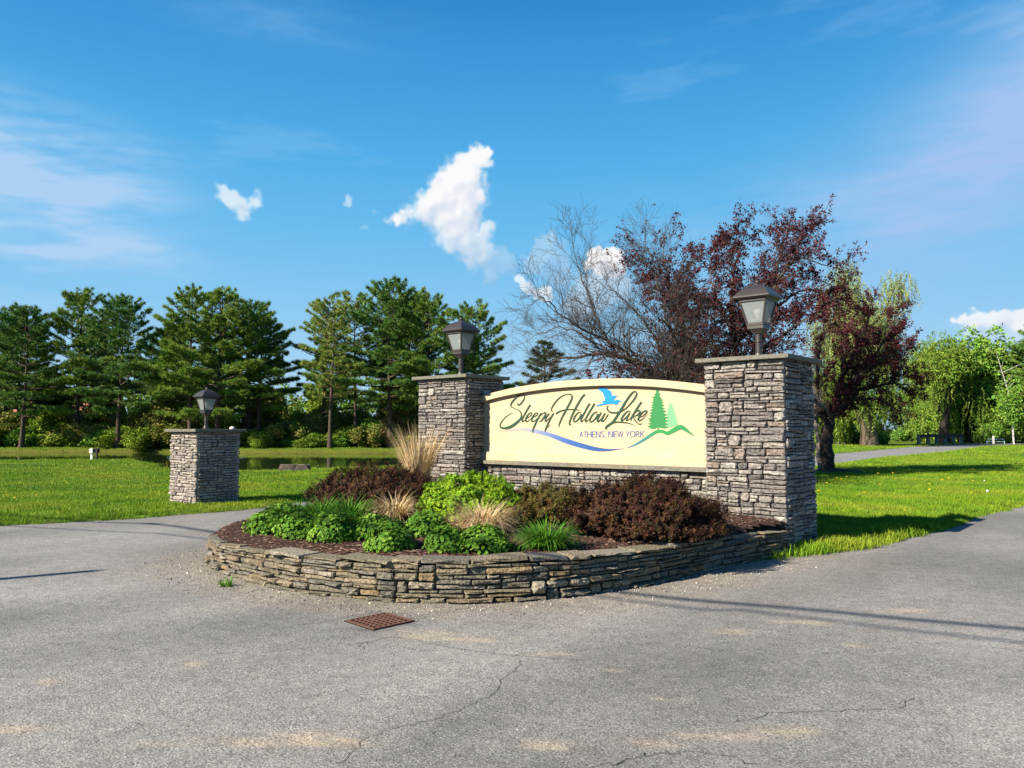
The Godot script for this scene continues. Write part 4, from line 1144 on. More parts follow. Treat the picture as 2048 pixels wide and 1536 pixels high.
func ornamental_trees() -> void:
	var lc := leaf_cluster(4, 0.05, 0.085, 0.05)
	var red := [Color(0.060, 0.014, 0.019), Color(0.082, 0.018, 0.025), Color(0.042, 0.011, 0.015), Color(0.10, 0.032, 0.035)]
	limbed("half_bare_plum_tree", "half bare plum tree with arching grey branches over the cream sign", "plum tree", LIMBS_A, [0.0, 0.0, 0.0, 0.0, 0.0, 0.02, 0.20, 0.05, 0.08], M.bark_grey, M.bark_grey, lc, M.leaf_purple, red, 2, 0.20, 1.3, 0.04, 1.0, 1, 0.6)
	limbed("purple_plum_tree", "tallest dark purple leaved plum tree, behind the sign's right pillar", "plum tree", LIMBS_B, [0.20, 0.24, 0.25, 0.22, 0.25, 0.26, 0.4, 0.32, 0.32], M.bark_grey, M.bark_grey, lc, M.leaf_purple, red, 2, 0.19, 1.1, 0.05, 1.1)
	limbed("spreading_plum_tree", "spreading purple plum tree with thick dark twisted trunk and pale bare lower branches", "plum tree", LIMBS_C, [0.2, 0.14, 0.28, 0.5, 0.2, 0.0, 0.5, 0.45, 0.05], M.bark_dark, M.bark_pale, lc, M.leaf_purple, red, 2, 0.28, 1.0, 0.03, 1.05, 1, 0.9)
	# mulch ring at its foot
	var mb := MB.new()
	for i in 24:
		var a := TAU * i / 24.0; var b := TAU * (i + 1) / 24.0
		mb.tri(P(12.1, 29.0, 0.19), P(12.1 + cos(a) * 1.5, 29.0 + sin(a) * 1.3, 0.02), P(12.1 + cos(b) * 1.5, 29.0 + sin(b) * 1.3, 0.02))
	structure("mulch_ring", mb.mesh(), M.mulch)

func bush_kind(R: Vector3, n: int, leaf: Mesh, cols: Array, lumps: int) -> MultiMesh:
	# foliage in several overlapping clumps, open between them
	var cs := []
	for i in lumps:
		var d := rdir()
		d.y = absf(d.y) * 1.1 - 0.1
		cs.append([d * R * rr(0.35, 0.8) + Vector3(0, R.y * 0.35, 0), rr(0.28, 0.5)])
	var mm := MultiMesh.new()
	mm.transform_format = MultiMesh.TRANSFORM_3D
	mm.use_colors = true
	mm.mesh = leaf
	mm.instance_count = n
	for i in n:
		var c: Array = cs[rng.randi() % cs.size()]
		var d := rdir() * pow(rng.randf(), 0.4)
		var p: Vector3 = c[0] + d * R * (c[1] as float)
		p.y = maxf(p.y, 0.05)
		var t := facing(rdir(), rr(0.7, 1.3))
		t.origin = p
		mm.set_instance_transform(i, t)
		mm.set_instance_color(i, tone(cols[rng.randi() % cols.size()], 0.3))
	return mm

func skeleton(H: float, r: float, n: int, spread: float, from: float) -> ArrayMesh:
	var mb := MB.new()
	mb.tube([Vector3(0, -0.1, 0), Vector3(0.06, H * 0.3, 0.05), Vector3(-0.05, H * 0.6, 0.1), Vector3(0.1, H * 0.95, 0)], [r * 1.3, r, r * 0.6, 0.02], 8)
	for i in n:
		var a := i * 2.4 + rr(-0.4, 0.4)
		var y := H * lerpf(from, 0.8, float(i) / n)
		var L := spread * rr(0.6, 1.1)
		var o := Vector3(0, y, 0)
		var e := o + Vector3(cos(a) * L, L * rr(0.5, 1.1), sin(a) * L)
		mb.tube([o, o.lerp(e, 0.5) + Vector3(0, -0.1 * L, 0) + rdir() * 0.15, e], [r * 0.5, r * 0.28, 0.015], 5)
	return mb.mesh()

func plain_tree(called: String, label: String, cat: String, at: Vector2, s: Vector3, wood: Mesh, wm: Material, mm: MultiMesh, lm: Material, group: String, yaw := -1.0) -> Node3D:
	var o := thing(called, label, cat, P(at.x, at.y, ground(at)), group)
	o.rotation.y = rr(0, TAU) if yaw < 0.0 else yaw
	o.scale = s
	part("trunk", wood, wm, o)
	scatter_mm("crown", mm, lm, o)
	return o

var seen := {}

func nth(label: String) -> String:
	seen[label] = seen.get(label, -1) + 1
	return ", " + ["leftmost", "second from left", "third from left", "fourth from left", "fifth from left", "sixth from left", "seventh from left", "eighth from left", "ninth from left", "tenth from left", "eleventh from left", "twelfth from left"][mini(seen[label], 11)]

func broadleaf() -> void:
	var big := leaf_cluster(8, 0.28, 0.23, 0.15)
	var yg := [Color(0.17, 0.27, 0.03), Color(0.23, 0.33, 0.035), Color(0.13, 0.22, 0.03), Color(0.20, 0.25, 0.04)]
	var brown := [Color(0.17, 0.19, 0.04), Color(0.20, 0.17, 0.045), Color(0.13, 0.16, 0.04), Color(0.15, 0.22, 0.04)]
	var mid := [Color(0.09, 0.20, 0.03), Color(0.13, 0.26, 0.035), Color(0.075, 0.16, 0.025), Color(0.16, 0.29, 0.04)]
	var B := [bush_kind(Vector3(2.4, 2.2, 2.2), 1500, big, yg, 11), bush_kind(Vector3(2.6, 3.0, 2.2), 1700, big, brown, 12), bush_kind(Vector3(2.2, 1.7, 2.0), 1300, big, mid, 10)]
	var S := [skeleton(2.4, 0.05, 9, 1.1, 0.1), skeleton(3.6, 0.07, 10, 1.3, 0.15), skeleton(1.9, 0.04, 8, 1.0, 0.1)]
	var words := ["yellow green bush", "brownish half leafed bush", "mid green bush"]
	var i := 0
	var x := -78.0
	while x < 12.0:
		var d := 74.0 + fmod(i * 3.7, 7.0)
		var k := [0, 1, 2, 0, 1, 1, 2][i % 7] as int
		var near := "beyond the picture's left edge" if x < -57.0 else "left of the far lawn's electric box" if x < -33 else ("between the pine trunks behind the roadside pillar" if x < -22 else ("across the pond from the tree stump" if x < -9 else "behind the sign and its left pillar"))
		var lb: String = words[k] + ", " + near
		plain_tree("understory_bush", lb + nth(lb), "bush", Vector2(x, d), Vector3.ONE * rr(0.75, 1.15) * Vector3(1.1, rr(0.9, 1.35), 1), S[k], M.bark, B[k], M.leaf_far, "bushes under the pines")
		x += rr(1.7, 3.0)
		i += 1
	# sunlit scrub along the far bank, in front of the trunks
	var bank := [[-23.0, 71.5, 0.55, 0], [-20.6, 72.5, 0.5, 2], [-17.9, 71.8, 0.5, 0], [-13.4, 71.6, 0.6, 1], [-9.2, 72.2, 0.55, 0], [-6.0, 72.6, 0.6, 2], [-34.8, 72.5, 0.7, 0], [-31.6, 73.0, 0.75, 1], [-39.6, 74.0, 0.7, 2], [-44.2, 74.5, 0.6, 0], [-28.2, 74.5, 0.5, 2], [-21.8, 73.4, 0.7, 1], [-19.2, 73.0, 0.62, 0], [-16.2, 73.4, 0.7, 2], [-14.6, 74.4, 0.8, 0], [-11.6, 74.0, 0.75, 0], [-7.6, 74.2, 0.75, 1], [-4.4, 73.8, 0.6, 0], [-41.8, 75.0, 0.7, 1], [-37.2, 75.2, 0.75, 0], [-47.0, 75.6, 0.8, 2], [-49.5, 75.0, 0.7, 1], [-25.4, 74.0, 0.7, 0]]
	bank.sort_custom(func(u: Array, w2: Array) -> bool: return u[0] < w2[0])
	for q in bank:
		var lb: String = "low sunlit " + words[q[3]] + (" on the far bank of the pond" if q[0] > -25 else " at the edge of the far lawn")
		plain_tree("bank_bush", lb + nth(lb), "bush", Vector2(q[0], q[1]), Vector3(q[2] * rr(1.5, 2.1), q[2] * rr(0.75, 1.0), q[2] * 1.2), S[q[3]], M.bark, B[q[3]], M.leaf_far, "bushes under the pines")
	# saplings that fill the gaps between the trunks higher up
	var tall := [bush_kind(Vector3(2.2, 4.6, 2.0), 1500, big, yg, 13), bush_kind(Vector3(2.6, 5.2, 2.3), 1500, big, brown, 13)]
	var TS := [skeleton(6.5, 0.11, 12, 1.6, 0.3), skeleton(7.5, 0.12, 12, 1.8, 0.3)]
	for q in [[-54, 90, 1.2, 1], [-48, 92, 1.1, 0], [-41, 91, 1.15, 1], [-34.5, 90, 1.1, 0], [-28.5, 90, 1.0, 1], [-22.0, 88, 1.0, 0], [-19.6, 82, 0.85, 0], [-13.5, 84, 0.8, 1], [-6.0, 88, 0.9, 0], [0.5, 90, 0.8, 1], [8.0, 92, 0.75, 0]]:
		var lb: String = ("pale green" if q[3] == 0 else "brownish budding") + " young tree behind the pines, " + ("far left" if q[0] < -40 else ("behind the roadside pillar" if q[0] < -21 else ("in the gap above the tree stump" if q[0] < -12 else "behind the sign")))
		plain_tree("sapling_tree", lb + nth(lb), "tree", Vector2(q[0], q[1]), Vector3.ONE * (q[2] as float), TS[q[3]], M.bark, tall[q[3]], M.leaf_far, "young trees behind the pines")
	# willows on the right
	var strand := MB.new()
	for k in 26:
		var y := -k * 0.11
		var a := k * 2.1
		var dd := Vector3(cos(a) * 0.5, -0.85, sin(a) * 0.5).normalized()
		leaf_quad(strand, Vector3(sin(k * 0.4) * 0.05, y, cos(k * 0.5) * 0.05), dd, perp(dd), 0.26, 0.085)
	var sm := strand.mesh()
	var lime_far := [Color(0.13, 0.24, 0.03), Color(0.17, 0.30, 0.04)]
	var wc := [Color(0.15, 0.23, 0.03), Color(0.20, 0.28, 0.04), Color(0.11, 0.18, 0.03)]
	var wp := [Color(0.20, 0.25, 0.08), Color(0.25, 0.30, 0.11), Color(0.17, 0.22, 0.07)]
	for q in [[35.2, 76.0, 18.2, 4.3, 0.75, wp, 3000, "tallest willow, pale crown above the purple plum, with a very thick brown trunk", -0.05, M.bark_willow], [51.6, 92.0, 13.4, 4.2, 0.6, wc, 260, "round bright green willow with dark split trunk behind the wooden guard rail", 0.0, M.bark_dark]]:
		var o := thing("willow_tree", q[7], "willow tree", P(q[0], q[1], ground(Vector2(q[0], q[1]))), "willows beyond the road")
		var H: float = q[2]; var R: float = q[3]
		var mb := MB.new()
		var tops := []
		var r: float = q[4]
		mb.tube([Vector3(0, -0.1, 0), Vector3(-0.1, H * 0.08, 0), Vector3(q[8] * H, H * 0.2, 0.1)], [r * 1.25, r, r * 0.85], 12)
		for k in 11:
			var a := k * 2.4
			var L := R * rr(0.45, 0.95)
			var e := Vector3(q[8] * H + cos(a) * L, H * rr(0.55, 0.93), sin(a) * L)
			var s := Vector3(q[8] * H, H * 0.18, 0.1)
			mb.tube(crom([s, s.lerp(e, 0.45) + Vector3(0, H * 0.08, 0), e], 4), [r * 0.5, r * 0.42, r * 0.34, r * 0.28, r * 0.22, r * 0.16, r * 0.1, r * 0.06, 0.02], 6)
			tops.append(e); tops.append(s.lerp(e, 0.7) + Vector3(0, H * 0.05, 0))
		part("trunk", mb.mesh(), q[9], o)
		var list := []; var tints := []
		for k in int(q[6]):
			var e: Vector3 = tops[rng.randi() % tops.size()]
			var p := e + rdir() * Vector3(R * 0.42, H * 0.085, R * 0.42) * pow(rng.randf(), 0.5)
			var low := rng.randf() < (0.3 if H > 12 else 0.35)
			if low: p = Vector3(cos(rr(0, TAU)), 0, sin(rr(0, TAU))) * R * rr(0.7, 1.1) + Vector3(0, H * rr(0.22, 0.5), 0)
			var t := Transform3D(Basis(Vector3.UP, rr(0, TAU)).rotated(Vector3(rr(-1, 1), 0, rr(-1, 1)).normalized(), rr(0.0, 0.35 if low else 0.7)).scaled(Vector3.ONE * rr(0.6, 1.15)), p)
			list.append(t)
			tints.append(tone(q[5][rng.randi() % 3] if not low else wc[rng.randi() % 3], 0.25))
		scatter("crown", sm, M.leaf_far, list, tints, o)
		if q[1] > 80.0: scatter_mm("crown", bush_kind(Vector3(4.6, 5.2, 4.2), 5200, big, wc + lime_far, 26), M.leaf_far, o).position.y = 5.6
	# low weeping curtain left of the big trunk
	var cu := thing("weeping_willow", "weeping yellow green willow hanging to the lawn behind the plum's dark trunk", "willow tree", P(31.0, 79.0, 0.0), "willows beyond the road")
	var mbw := MB.new()
	mbw.tube([Vector3(0, -0.1, 0), Vector3(0.2, 2.5, 0), Vector3(-0.4, 6.0, 0.2), Vector3(0.3, 8.0, 0)], [0.35, 0.28, 0.15, 0.03], 8)
	part("trunk", mbw.mesh(), M.bark_dark, cu)
	var l2 := []; var t2 := []
	for k in 2200:
		var a := rr(0, TAU); var q := sqrt(rng.randf())
		l2.append(Transform3D(Basis(Vector3.UP, rr(0, TAU)).scaled(Vector3.ONE * rr(0.7, 1.1)), Vector3(cos(a) * 3.6 * q, rr(2.2, 8.2) - q * 1.2, sin(a) * 3.2 * q)))
		t2.append(tone(wc[rng.randi() % 3], 0.25))
	scatter("crown", sm, M.leaf_far, l2, t2, cu)
	# the wood on the right
	var lg := [Color(0.13, 0.27, 0.035), Color(0.18, 0.33, 0.04), Color(0.10, 0.21, 0.035), Color(0.20, 0.31, 0.06)]
	var RW := [bush_kind(Vector3(2.6, 5.0, 2.4), 2100, big, lg, 14), bush_kind(Vector3(3.0, 4.2, 2.6), 1900, big, yg + lg, 14), bush_kind(Vector3(2.4, 2.0, 2.2), 1300, big, mid + lg, 10)]
	var RS := [skeleton(7.0, 0.13, 13, 1.7, 0.25), skeleton(6.4, 0.14, 12, 1.9, 0.2), skeleton(2.2, 0.05, 9, 1.1, 0.1)]
	for q in [[55.5, 100, 1.25, 1, "pale leafy tree between the right willow and the birch"], [57.0, 96, 1.95, 0, "light green tree left of the white birch"], [61.2, 99, 2.0, 0, "tall light green tree behind the white birch"], [63.8, 96, 2.0, 1, "broad light green tree at the right edge of the picture"], [68.5, 100, 1.4, 0, "light green tree just beyond the picture's right edge"], [38.5, 90, 0.9, 1, "green tree in the gap between the two tall willows"], [29.0, 92, 0.85, 1, "green tree behind the weeping willow"], [24.0, 95, 0.8, 0, "green tree hidden by the plum trees behind the right pillar"], [18.0, 96, 0.6, 1, "green tree low behind the bare plum branches"]]:
		plain_tree("leafy_tree", q[4], "tree", Vector2(q[0], q[1]), Vector3.ONE * (q[2] as float), RS[q[3]], M.bark, RW[q[3]], M.leaf_far, "leafy trees beyond the road")
	for q in [[27.5, 84, 1.0, "left of the weeping willow"], [36.5, 84, 0.85, "between the willow trunks"], [40.0, 85, 0.9, "just left of the wooden guard rail"], [52.5, 101, 1.0, "behind the right end of the guard rail"], [58.5, 100, 1.1, "behind the pale blue frame at the roadside"], [57.5, 92, 1.1, "at the foot of the white birch"], [60.5, 93, 1.2, "right of the white birch"], [63.5, 93, 1.2, "at the right edge of the wood"]]:
		plain_tree("roadside_bush", "green bush " + q[3], "bush", Vector2(q[0], q[1]), Vector3.ONE * (q[2] as float), RS[2], M.bark, RW[2], M.leaf_far, "bushes beyond the road")
	# birch
	var mb2 := MB.new()
	mb2.tube([Vector3(0, -0.1, 0), Vector3(-0.1, 3.0, 0), Vector3(-0.5, 6.0, 0.1), Vector3(-1.6, 10.4, 0)], [0.10, 0.085, 0.06, 0.02], 8)
	for k in 10:
		var y := 3.0 + k * 0.65
		var a := k * 2.4
		mb2.tube([Vector3(-0.1 - 0.012 * y * y, y, 0), Vector3(cos(a) * 0.8 - 0.3, y + 0.7, sin(a) * 0.8), Vector3(cos(a) * 1.5 - 0.4, y + 1.0, sin(a) * 1.5)], [0.04, 0.025, 0.008], 4)
	var bm := bush_kind(Vector3(2.2, 4.5, 2.0), 620, big, lg, 14)
	var bo := thing("birch_tree", "slender birch with thin white trunk near the right edge of the picture", "birch tree", P(57.2, 88.0, 0.0))
	part("trunk", mb2.mesh(), M.bark_white, bo)
	scatter_mm("crown", bm, M.leaf_far, bo).position.y = 2.0
	# distant woods, one mass
	var fw := []; var ft := []
	for k in 9000:
		var x2 := rr(-120, 130)
		var h := 7.0 + noise.get_noise_1d(x2 * 4.0) * 5.0
		var t := facing(rdir(), rr(1.6, 3.0))
		t.origin = P(x2, rr(104, 122), h * sqrt(rng.randf()))
		fw.append(t); ft.append(tone(mid[rng.randi() % 4].lerp(brown[rng.randi() % 4], rng.randf() * 0.7), 0.3))
	var far := scatter("distant_woods", big, M.leaf_far, fw, ft, self)
	tag(far, "hazy distant woods filling the gaps behind the pines and the sign", "woods", "", "stuff")

# ---------------------------------------------------------------- ground
func steps(marks: Array) -> PackedFloat32Array:
	# marks: [from, step], ..., [end]
	var out := PackedFloat32Array()
	for i in marks.size() - 1:
		var x: float = marks[i][0]
		while x < marks[i + 1][0] - 0.001:
			out.append(x)
			x += marks[i][1]
	out.append(marks[-1][0])
	return out

func sheet(xs: PackedFloat32Array, ds: PackedFloat32Array, height: Callable, tint: Callable, keep: Callable) -> ArrayMesh:
	var W := xs.size(); var H := ds.size()
	var v := PackedVector3Array(); var c := PackedColorArray(); var uv := PackedVector2Array(); var nn := PackedVector3Array()
	var idx := PackedInt32Array()
	for j in H:
		for i in W:
			var p := Vector2(xs[i], ds[j])
			v.append(P(p.x, p.y, height.call(p)))
			uv.append(p)
	for j in H:
		for i in W:
			var a := v[j * W + mini(i + 1, W - 1)] - v[j * W + maxi(i - 1, 0)]
			var b := v[mini(j + 1, H - 1) * W + i] - v[maxi(j - 1, 0) * W + i]
			var q := a.cross(b).normalized()
			nn.append(q)
			c.append(tint.call(uv[j * W + i], v[j * W + i].y, q.y))
	for j in H - 1:
		for i in W - 1:
			if keep.call(Vector2((xs[i] + xs[i + 1]) * 0.5, (ds[j] + ds[j + 1]) * 0.5)):
				var k := j * W + i
				idx.append_array(PackedInt32Array([k, k + W, k + 1, k + 1, k + W, k + W + 1]))
	var a := []
	a.resize(Mesh.ARRAY_MAX)
	a[Mesh.ARRAY_VERTEX] = v; a[Mesh.ARRAY_NORMAL] = nn; a[Mesh.ARRAY_COLOR] = c; a[Mesh.ARRAY_TEX_UV] = uv; a[Mesh.ARRAY_INDEX] = idx
	var m := ArrayMesh.new()
	m.add_surface_from_arrays(Mesh.PRIMITIVE_TRIANGLES, a)
	return m

func lawn_tint(p: Vector2, y: float, up: float) -> Color:
	var n := noise.get_noise_2d(p.x * 6.0 + 400.0, p.y * 6.0) * 0.5 + noise.get_noise_2d(p.x * 30.0, p.y * 30.0) * 0.3
	var c := Color(0.12, 0.23, 0.014).lerp(Color(0.19, 0.29, 0.016), clampf(0.5 + n, 0.0, 1.0))
	var w := pond_in(p)
	if p.y > 54.0: c = c.lerp(Color(0.24, 0.24, 0.03), clampf((w + 3.6) / 3.0, 0.0, 0.8))
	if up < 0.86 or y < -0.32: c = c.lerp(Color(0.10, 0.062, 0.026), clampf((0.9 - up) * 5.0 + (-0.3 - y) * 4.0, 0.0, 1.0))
	var s := lawn(p)
	if s < 0.12: c = Color(0.13, 0.11, 0.06).lerp(c, clampf(s / 0.12, 0.0, 1.0))
	return c

var marks := [[-2.145, 5.357, 0.09, 0.05], [-1.05, 4.16, 0.2, 0.05], [-1.25, 4.06, 0.42, 0.05], [-0.98, 4.04, 0.3, 0.045], [0.18, 4.02, 0.16, 0.05], [0.73, 4.04, 0.15, 0.045], [1.44, 4.2, 0.2, 0.06], [1.15, 4.12, 0.3, 0.04], [2.53, 5.82, 0.07, 0.05], [2.944, 6.04, 0.05, 0.04], [0.95, 4.68, 0.06, 0.05], [1.77, 6.23, 0.16, 0.06], [2.5, 6.52, 0.3, 0.06], [3.5, 6.96, 0.3, 0.08], [-0.68, 6.12, 0.28, 0.12], [-2.96, 4.99, 0.1, 0.06], [-2.65, 4.23, 0.2, 0.05], [1.32, 5.65, 0.06, 0.03], [0.2, 5.6, 0.25, 0.03], [0.67, 5.25, 0.04, 0.03], [-0.3, 6.0, 0.3, 0.06]]

func road_tint(p: Vector2, _y: float, _up: float) -> Color:
	var along := (p.x + p.y) * 0.707; var across := (p.x - p.y) * 0.707
	var n := noise.get_noise_2d(along * 2.5, across * 9.0) * 0.8 + noise.get_noise_2d(p.x * 9.0 + 90.0, p.y * 9.0) * 0.3 + noise2.get_noise_2d(p.x * 60.0, p.y * 60.0) * 0.12
	var k := 1.0 + n * 0.46 + noise2.get_noise_2d(p.x * 5.0 + 33.0, p.y * 7.0) * 0.22
	# worn wheel tracks of the two lanes
	var c := Color(0.415, 0.408, 0.392) * k
	var b := -sdf(p, bed_poly)
	if p.y < 16.0:
		# gravelly, dusty strip at the foot of the flagstone wall
		var f := 1.0 - smoothstep(0.1, 1.15 + noise.get_noise_2d(p.x * 18.0, p.y * 18.0) * 0.9, b)
		c = c.lerp(Color(0.46, 0.42, 0.36) * (1.0 + n * 0.3), clampf(f, 0.0, 1.0) * 0.85)
		for q in marks:
			var r := Vector2((p.x - q[0]) / q[2], (p.y - q[1]) / q[3] * 0.8).length() + noise2.get_noise_2d(p.x * 130.0, p.y * 220.0) * 0.9
			if r < 1.3: c = c.lerp(Color(0.78, 0.66, 0.48), (1.0 - smoothstep(0.2, 1.3, r)) * 0.6)
		var gd := absf(Vector2(p.x + 1.105, p.y - 6.55).length() - 0.27)
		c *= 1.0 - 0.35 * exp(-gd * gd / 0.006) * (0.6 + noise2.get_noise_2d(p.x * 90.0, p.y * 90.0))
		# darker sealed stretch in the middle foreground
		c *= 1.0 - 0.22 * exp(-pow((p.x + 0.35 - (p.y - 4.2) * 0.4) / 0.35, 2.0) - pow((p.y - 4.3) / 0.7, 2.0))
	if p.y > 20.0: c = Color(0.46, 0.46, 0.465) * (1.0 + n * 0.2)
	c.a = 1.0
	return c

var bed_poly := PackedVector2Array()

func ribbon(mb: MB, pts: Array, w: float) -> void:
	var q := []
	for p in pts: q.append(P(p[0], p[1], 0.004))
	q = crom(q, 6)
	for i in range(1, q.size() - 1):
		q[i] += Vector3(noise2.get_noise_2d(i * 40.0, q[0].x * 90.0), 0, noise2.get_noise_2d(i * 40.0 + 300.0, q[0].z * 90.0)) * 0.06
	for i in q.size() - 1:
		var t: Vector3 = (q[i + 1] - q[i]).normalized()
		var s := Vector3(-t.z, 0, t.x)
		var k0 := w * (0.4 + 0.6 * absf(sin(i * 1.7))) * 0.5; var k1 := w * (0.4 + 0.6 * absf(sin((i + 1) * 1.7))) * 0.5
		mb.quad(q[i] - s * k0, q[i] + s * k0, q[i + 1] + s * k1, q[i + 1] - s * k1)

func setting() -> void:
	var always := func(_p: Vector2) -> bool: return true
	var xs := steps([[-110, 3.0], [-60, 1.4], [-34, 0.55], [-11, 0.35], [15, 0.7], [30, 1.6], [100, 4.0], [140]])
	var ds := steps([[-16, 2.0], [7, 0.3], [22, 0.5], [31, 0.25], [34, 0.5], [48, 0.6], [62, 0.4], [71, 1.5], [100, 5.0], [150]])
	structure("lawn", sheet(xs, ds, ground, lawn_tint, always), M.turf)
	# farther ground out to the horizon, butted against the sheet above
	var mb := MB.new()
	mb.tint = Color(0.10, 0.19, 0.02)
	for q in [[-2500, -110, -16, 150], [140, 2500, -16, 150], [-2500, 2500, 150, 3000], [-2500, 2500, -2000, -16]]:
		mb.quad(P(q[0], q[2], -0.09), P(q[1], q[2], -0.09), P(q[1], q[3], -0.09), P(q[0], q[3], -0.09))
	structure("far_ground", mb.mesh(), M.turf)
	var flat := func(_p: Vector2) -> float: return 0.0
	var near_lane := func(p: Vector2) -> bool: return lawn(p) < 0.8 and not (pond_in(p) > -4.0)
	structure("road", sheet(steps([[-60, 1.0], [-9, 0.11], [9.5, 0.5], [20, 1.0], [90]]), steps([[-15, 1.0], [2.6, 0.055], [7.6, 0.12], [13, 0.5], [30, 1.0], [100]]), flat, road_tint, near_lane), M.asphalt)
	var cr := MB.new()
	for q in [[[0.02, 5.6], [0.04, 5.3], [-0.013, 5.12], [-0.12, 4.8], [-0.245, 4.59], [-0.45, 4.36], [-0.72, 4.15], [-0.85, 3.8]], [[-0.1, 3.6], [0.394, 3.754], [0.573, 3.84], [0.656, 3.9], [0.885, 3.93], [1.19, 3.79]], [[-1.75, 6.42], [-1.595, 6.5], [-1.466, 6.67], [-1.237, 6.82], [-1.16, 6.89]], [[-0.8, 6.6], [-0.714, 6.81], [-0.55, 6.93], [-0.29, 7.08], [0.1, 7.12]], [[-1.08, 5.72], [-1.11, 5.91], [-0.86, 6.04], [-0.457, 5.78], [-0.014, 5.57], [0.5, 5.45]], [[1.2, 4.3], [1.6, 4.5], [2.1, 4.5], [2.4, 4.7]]]:
		var one := MB.new()
		ribbon(one, q, 0.0045)
		part("crack", one.mesh(), M.crack, get_node("road"))
	# loose grit along the wall
	var chip := MB.new()
	chip.box(Vector3.ZERO, Vector3(0.5, 0.1, 0), Vector3(-0.08, 0.3, 0.05), Vector3(0, 0.1, 0.45))
	var cm := chip.mesh()
	var list := []; var tints := []
	while list.size() < 3600:
		var p := Vector2(rr(-4.6, 3.6), rr(6.0, 10.5))
		var b := -sdf(p, bed_poly)
		if b < 0.0 or b > 0.9 or rng.randf() < b * 1.3 - 0.1: continue
		var t := facing(rdir(), rr(0.004, 0.010) if rng.randf() < 0.96 else rr(0.010, 0.02))
		t.origin = P(p.x, p.y, 0.003)
		list.append(t)
		tints.append(tone([Color(0.30, 0.27, 0.23), Color(0.20, 0.19, 0.18), Color(0.42, 0.39, 0.34), Color(0.12, 0.11, 0.11)][rng.randi() % 4], 0.2))
	tag(scatter("grit", cm, M.plain, list, tints, self), "loose pale grit on the asphalt at the foot of the flagstone wall", "gravel", "", "stuff")
	# planting bed
	var soil_h := func(p: Vector2) -> float:
		return soil(p) - 0.05 * smoothstep(0.25, 0.0, sdf(p, bed_poly))
	var in_bed := func(p: Vector2) -> bool: return sdf(p, bed_poly) > 0.08
	var dark := func(_p: Vector2, _y: float, _u: float) -> Color: return Color.WHITE
	structure("planting_bed", sheet(steps([[-4.2, 0.12], [5.0]]), steps([[7.0, 0.12], [16.4]]), soil_h, dark, in_bed), M.mulch)
	list = []; tints = []
	while list.size() < 26000:
		var p := Vector2(rr(-3.8, 3.8), 7.2 + 5.5 * pow(rng.randf(), 1.5))
		if sdf(p, bed_poly) < 0.1: continue
		var s := rr(0.012, 0.034)
		var b := Basis(Vector3.UP, rr(0, TAU)).rotated(Vector3(rr(-1, 1), 0, rr(-1, 1)).normalized(), rr(0, 0.6)).scaled(Vector3(s, s * 0.25, s * 0.4))
		list.append(Transform3D(b, P(p.x, p.y, soil_h.call(p) + rr(0.0, 0.012))))
		tints.append(tone([Color(0.085, 0.040, 0.030), Color(0.060, 0.030, 0.024), Color(0.12, 0.060, 0.045), Color(0.045, 0.025, 0.020), Color(0.09, 0.05, 0.04), Color(0.26, 0.18, 0.14)][rng.randi() % 6], 0.3))
	tag(scatter("mulch_chips", cm, M.plain, list, tints, self), "dark reddish brown bark mulch chips covering the planting bed", "mulch", "", "stuff")
	# pond
	var wm := MB.new()
	wm.quad(P(-60, 27, -0.46), P(8, 27, -0.46), P(8, 75, -0.46), P(-60, 75, -0.46))
	structure("pond_water", wm.mesh(), M.water)

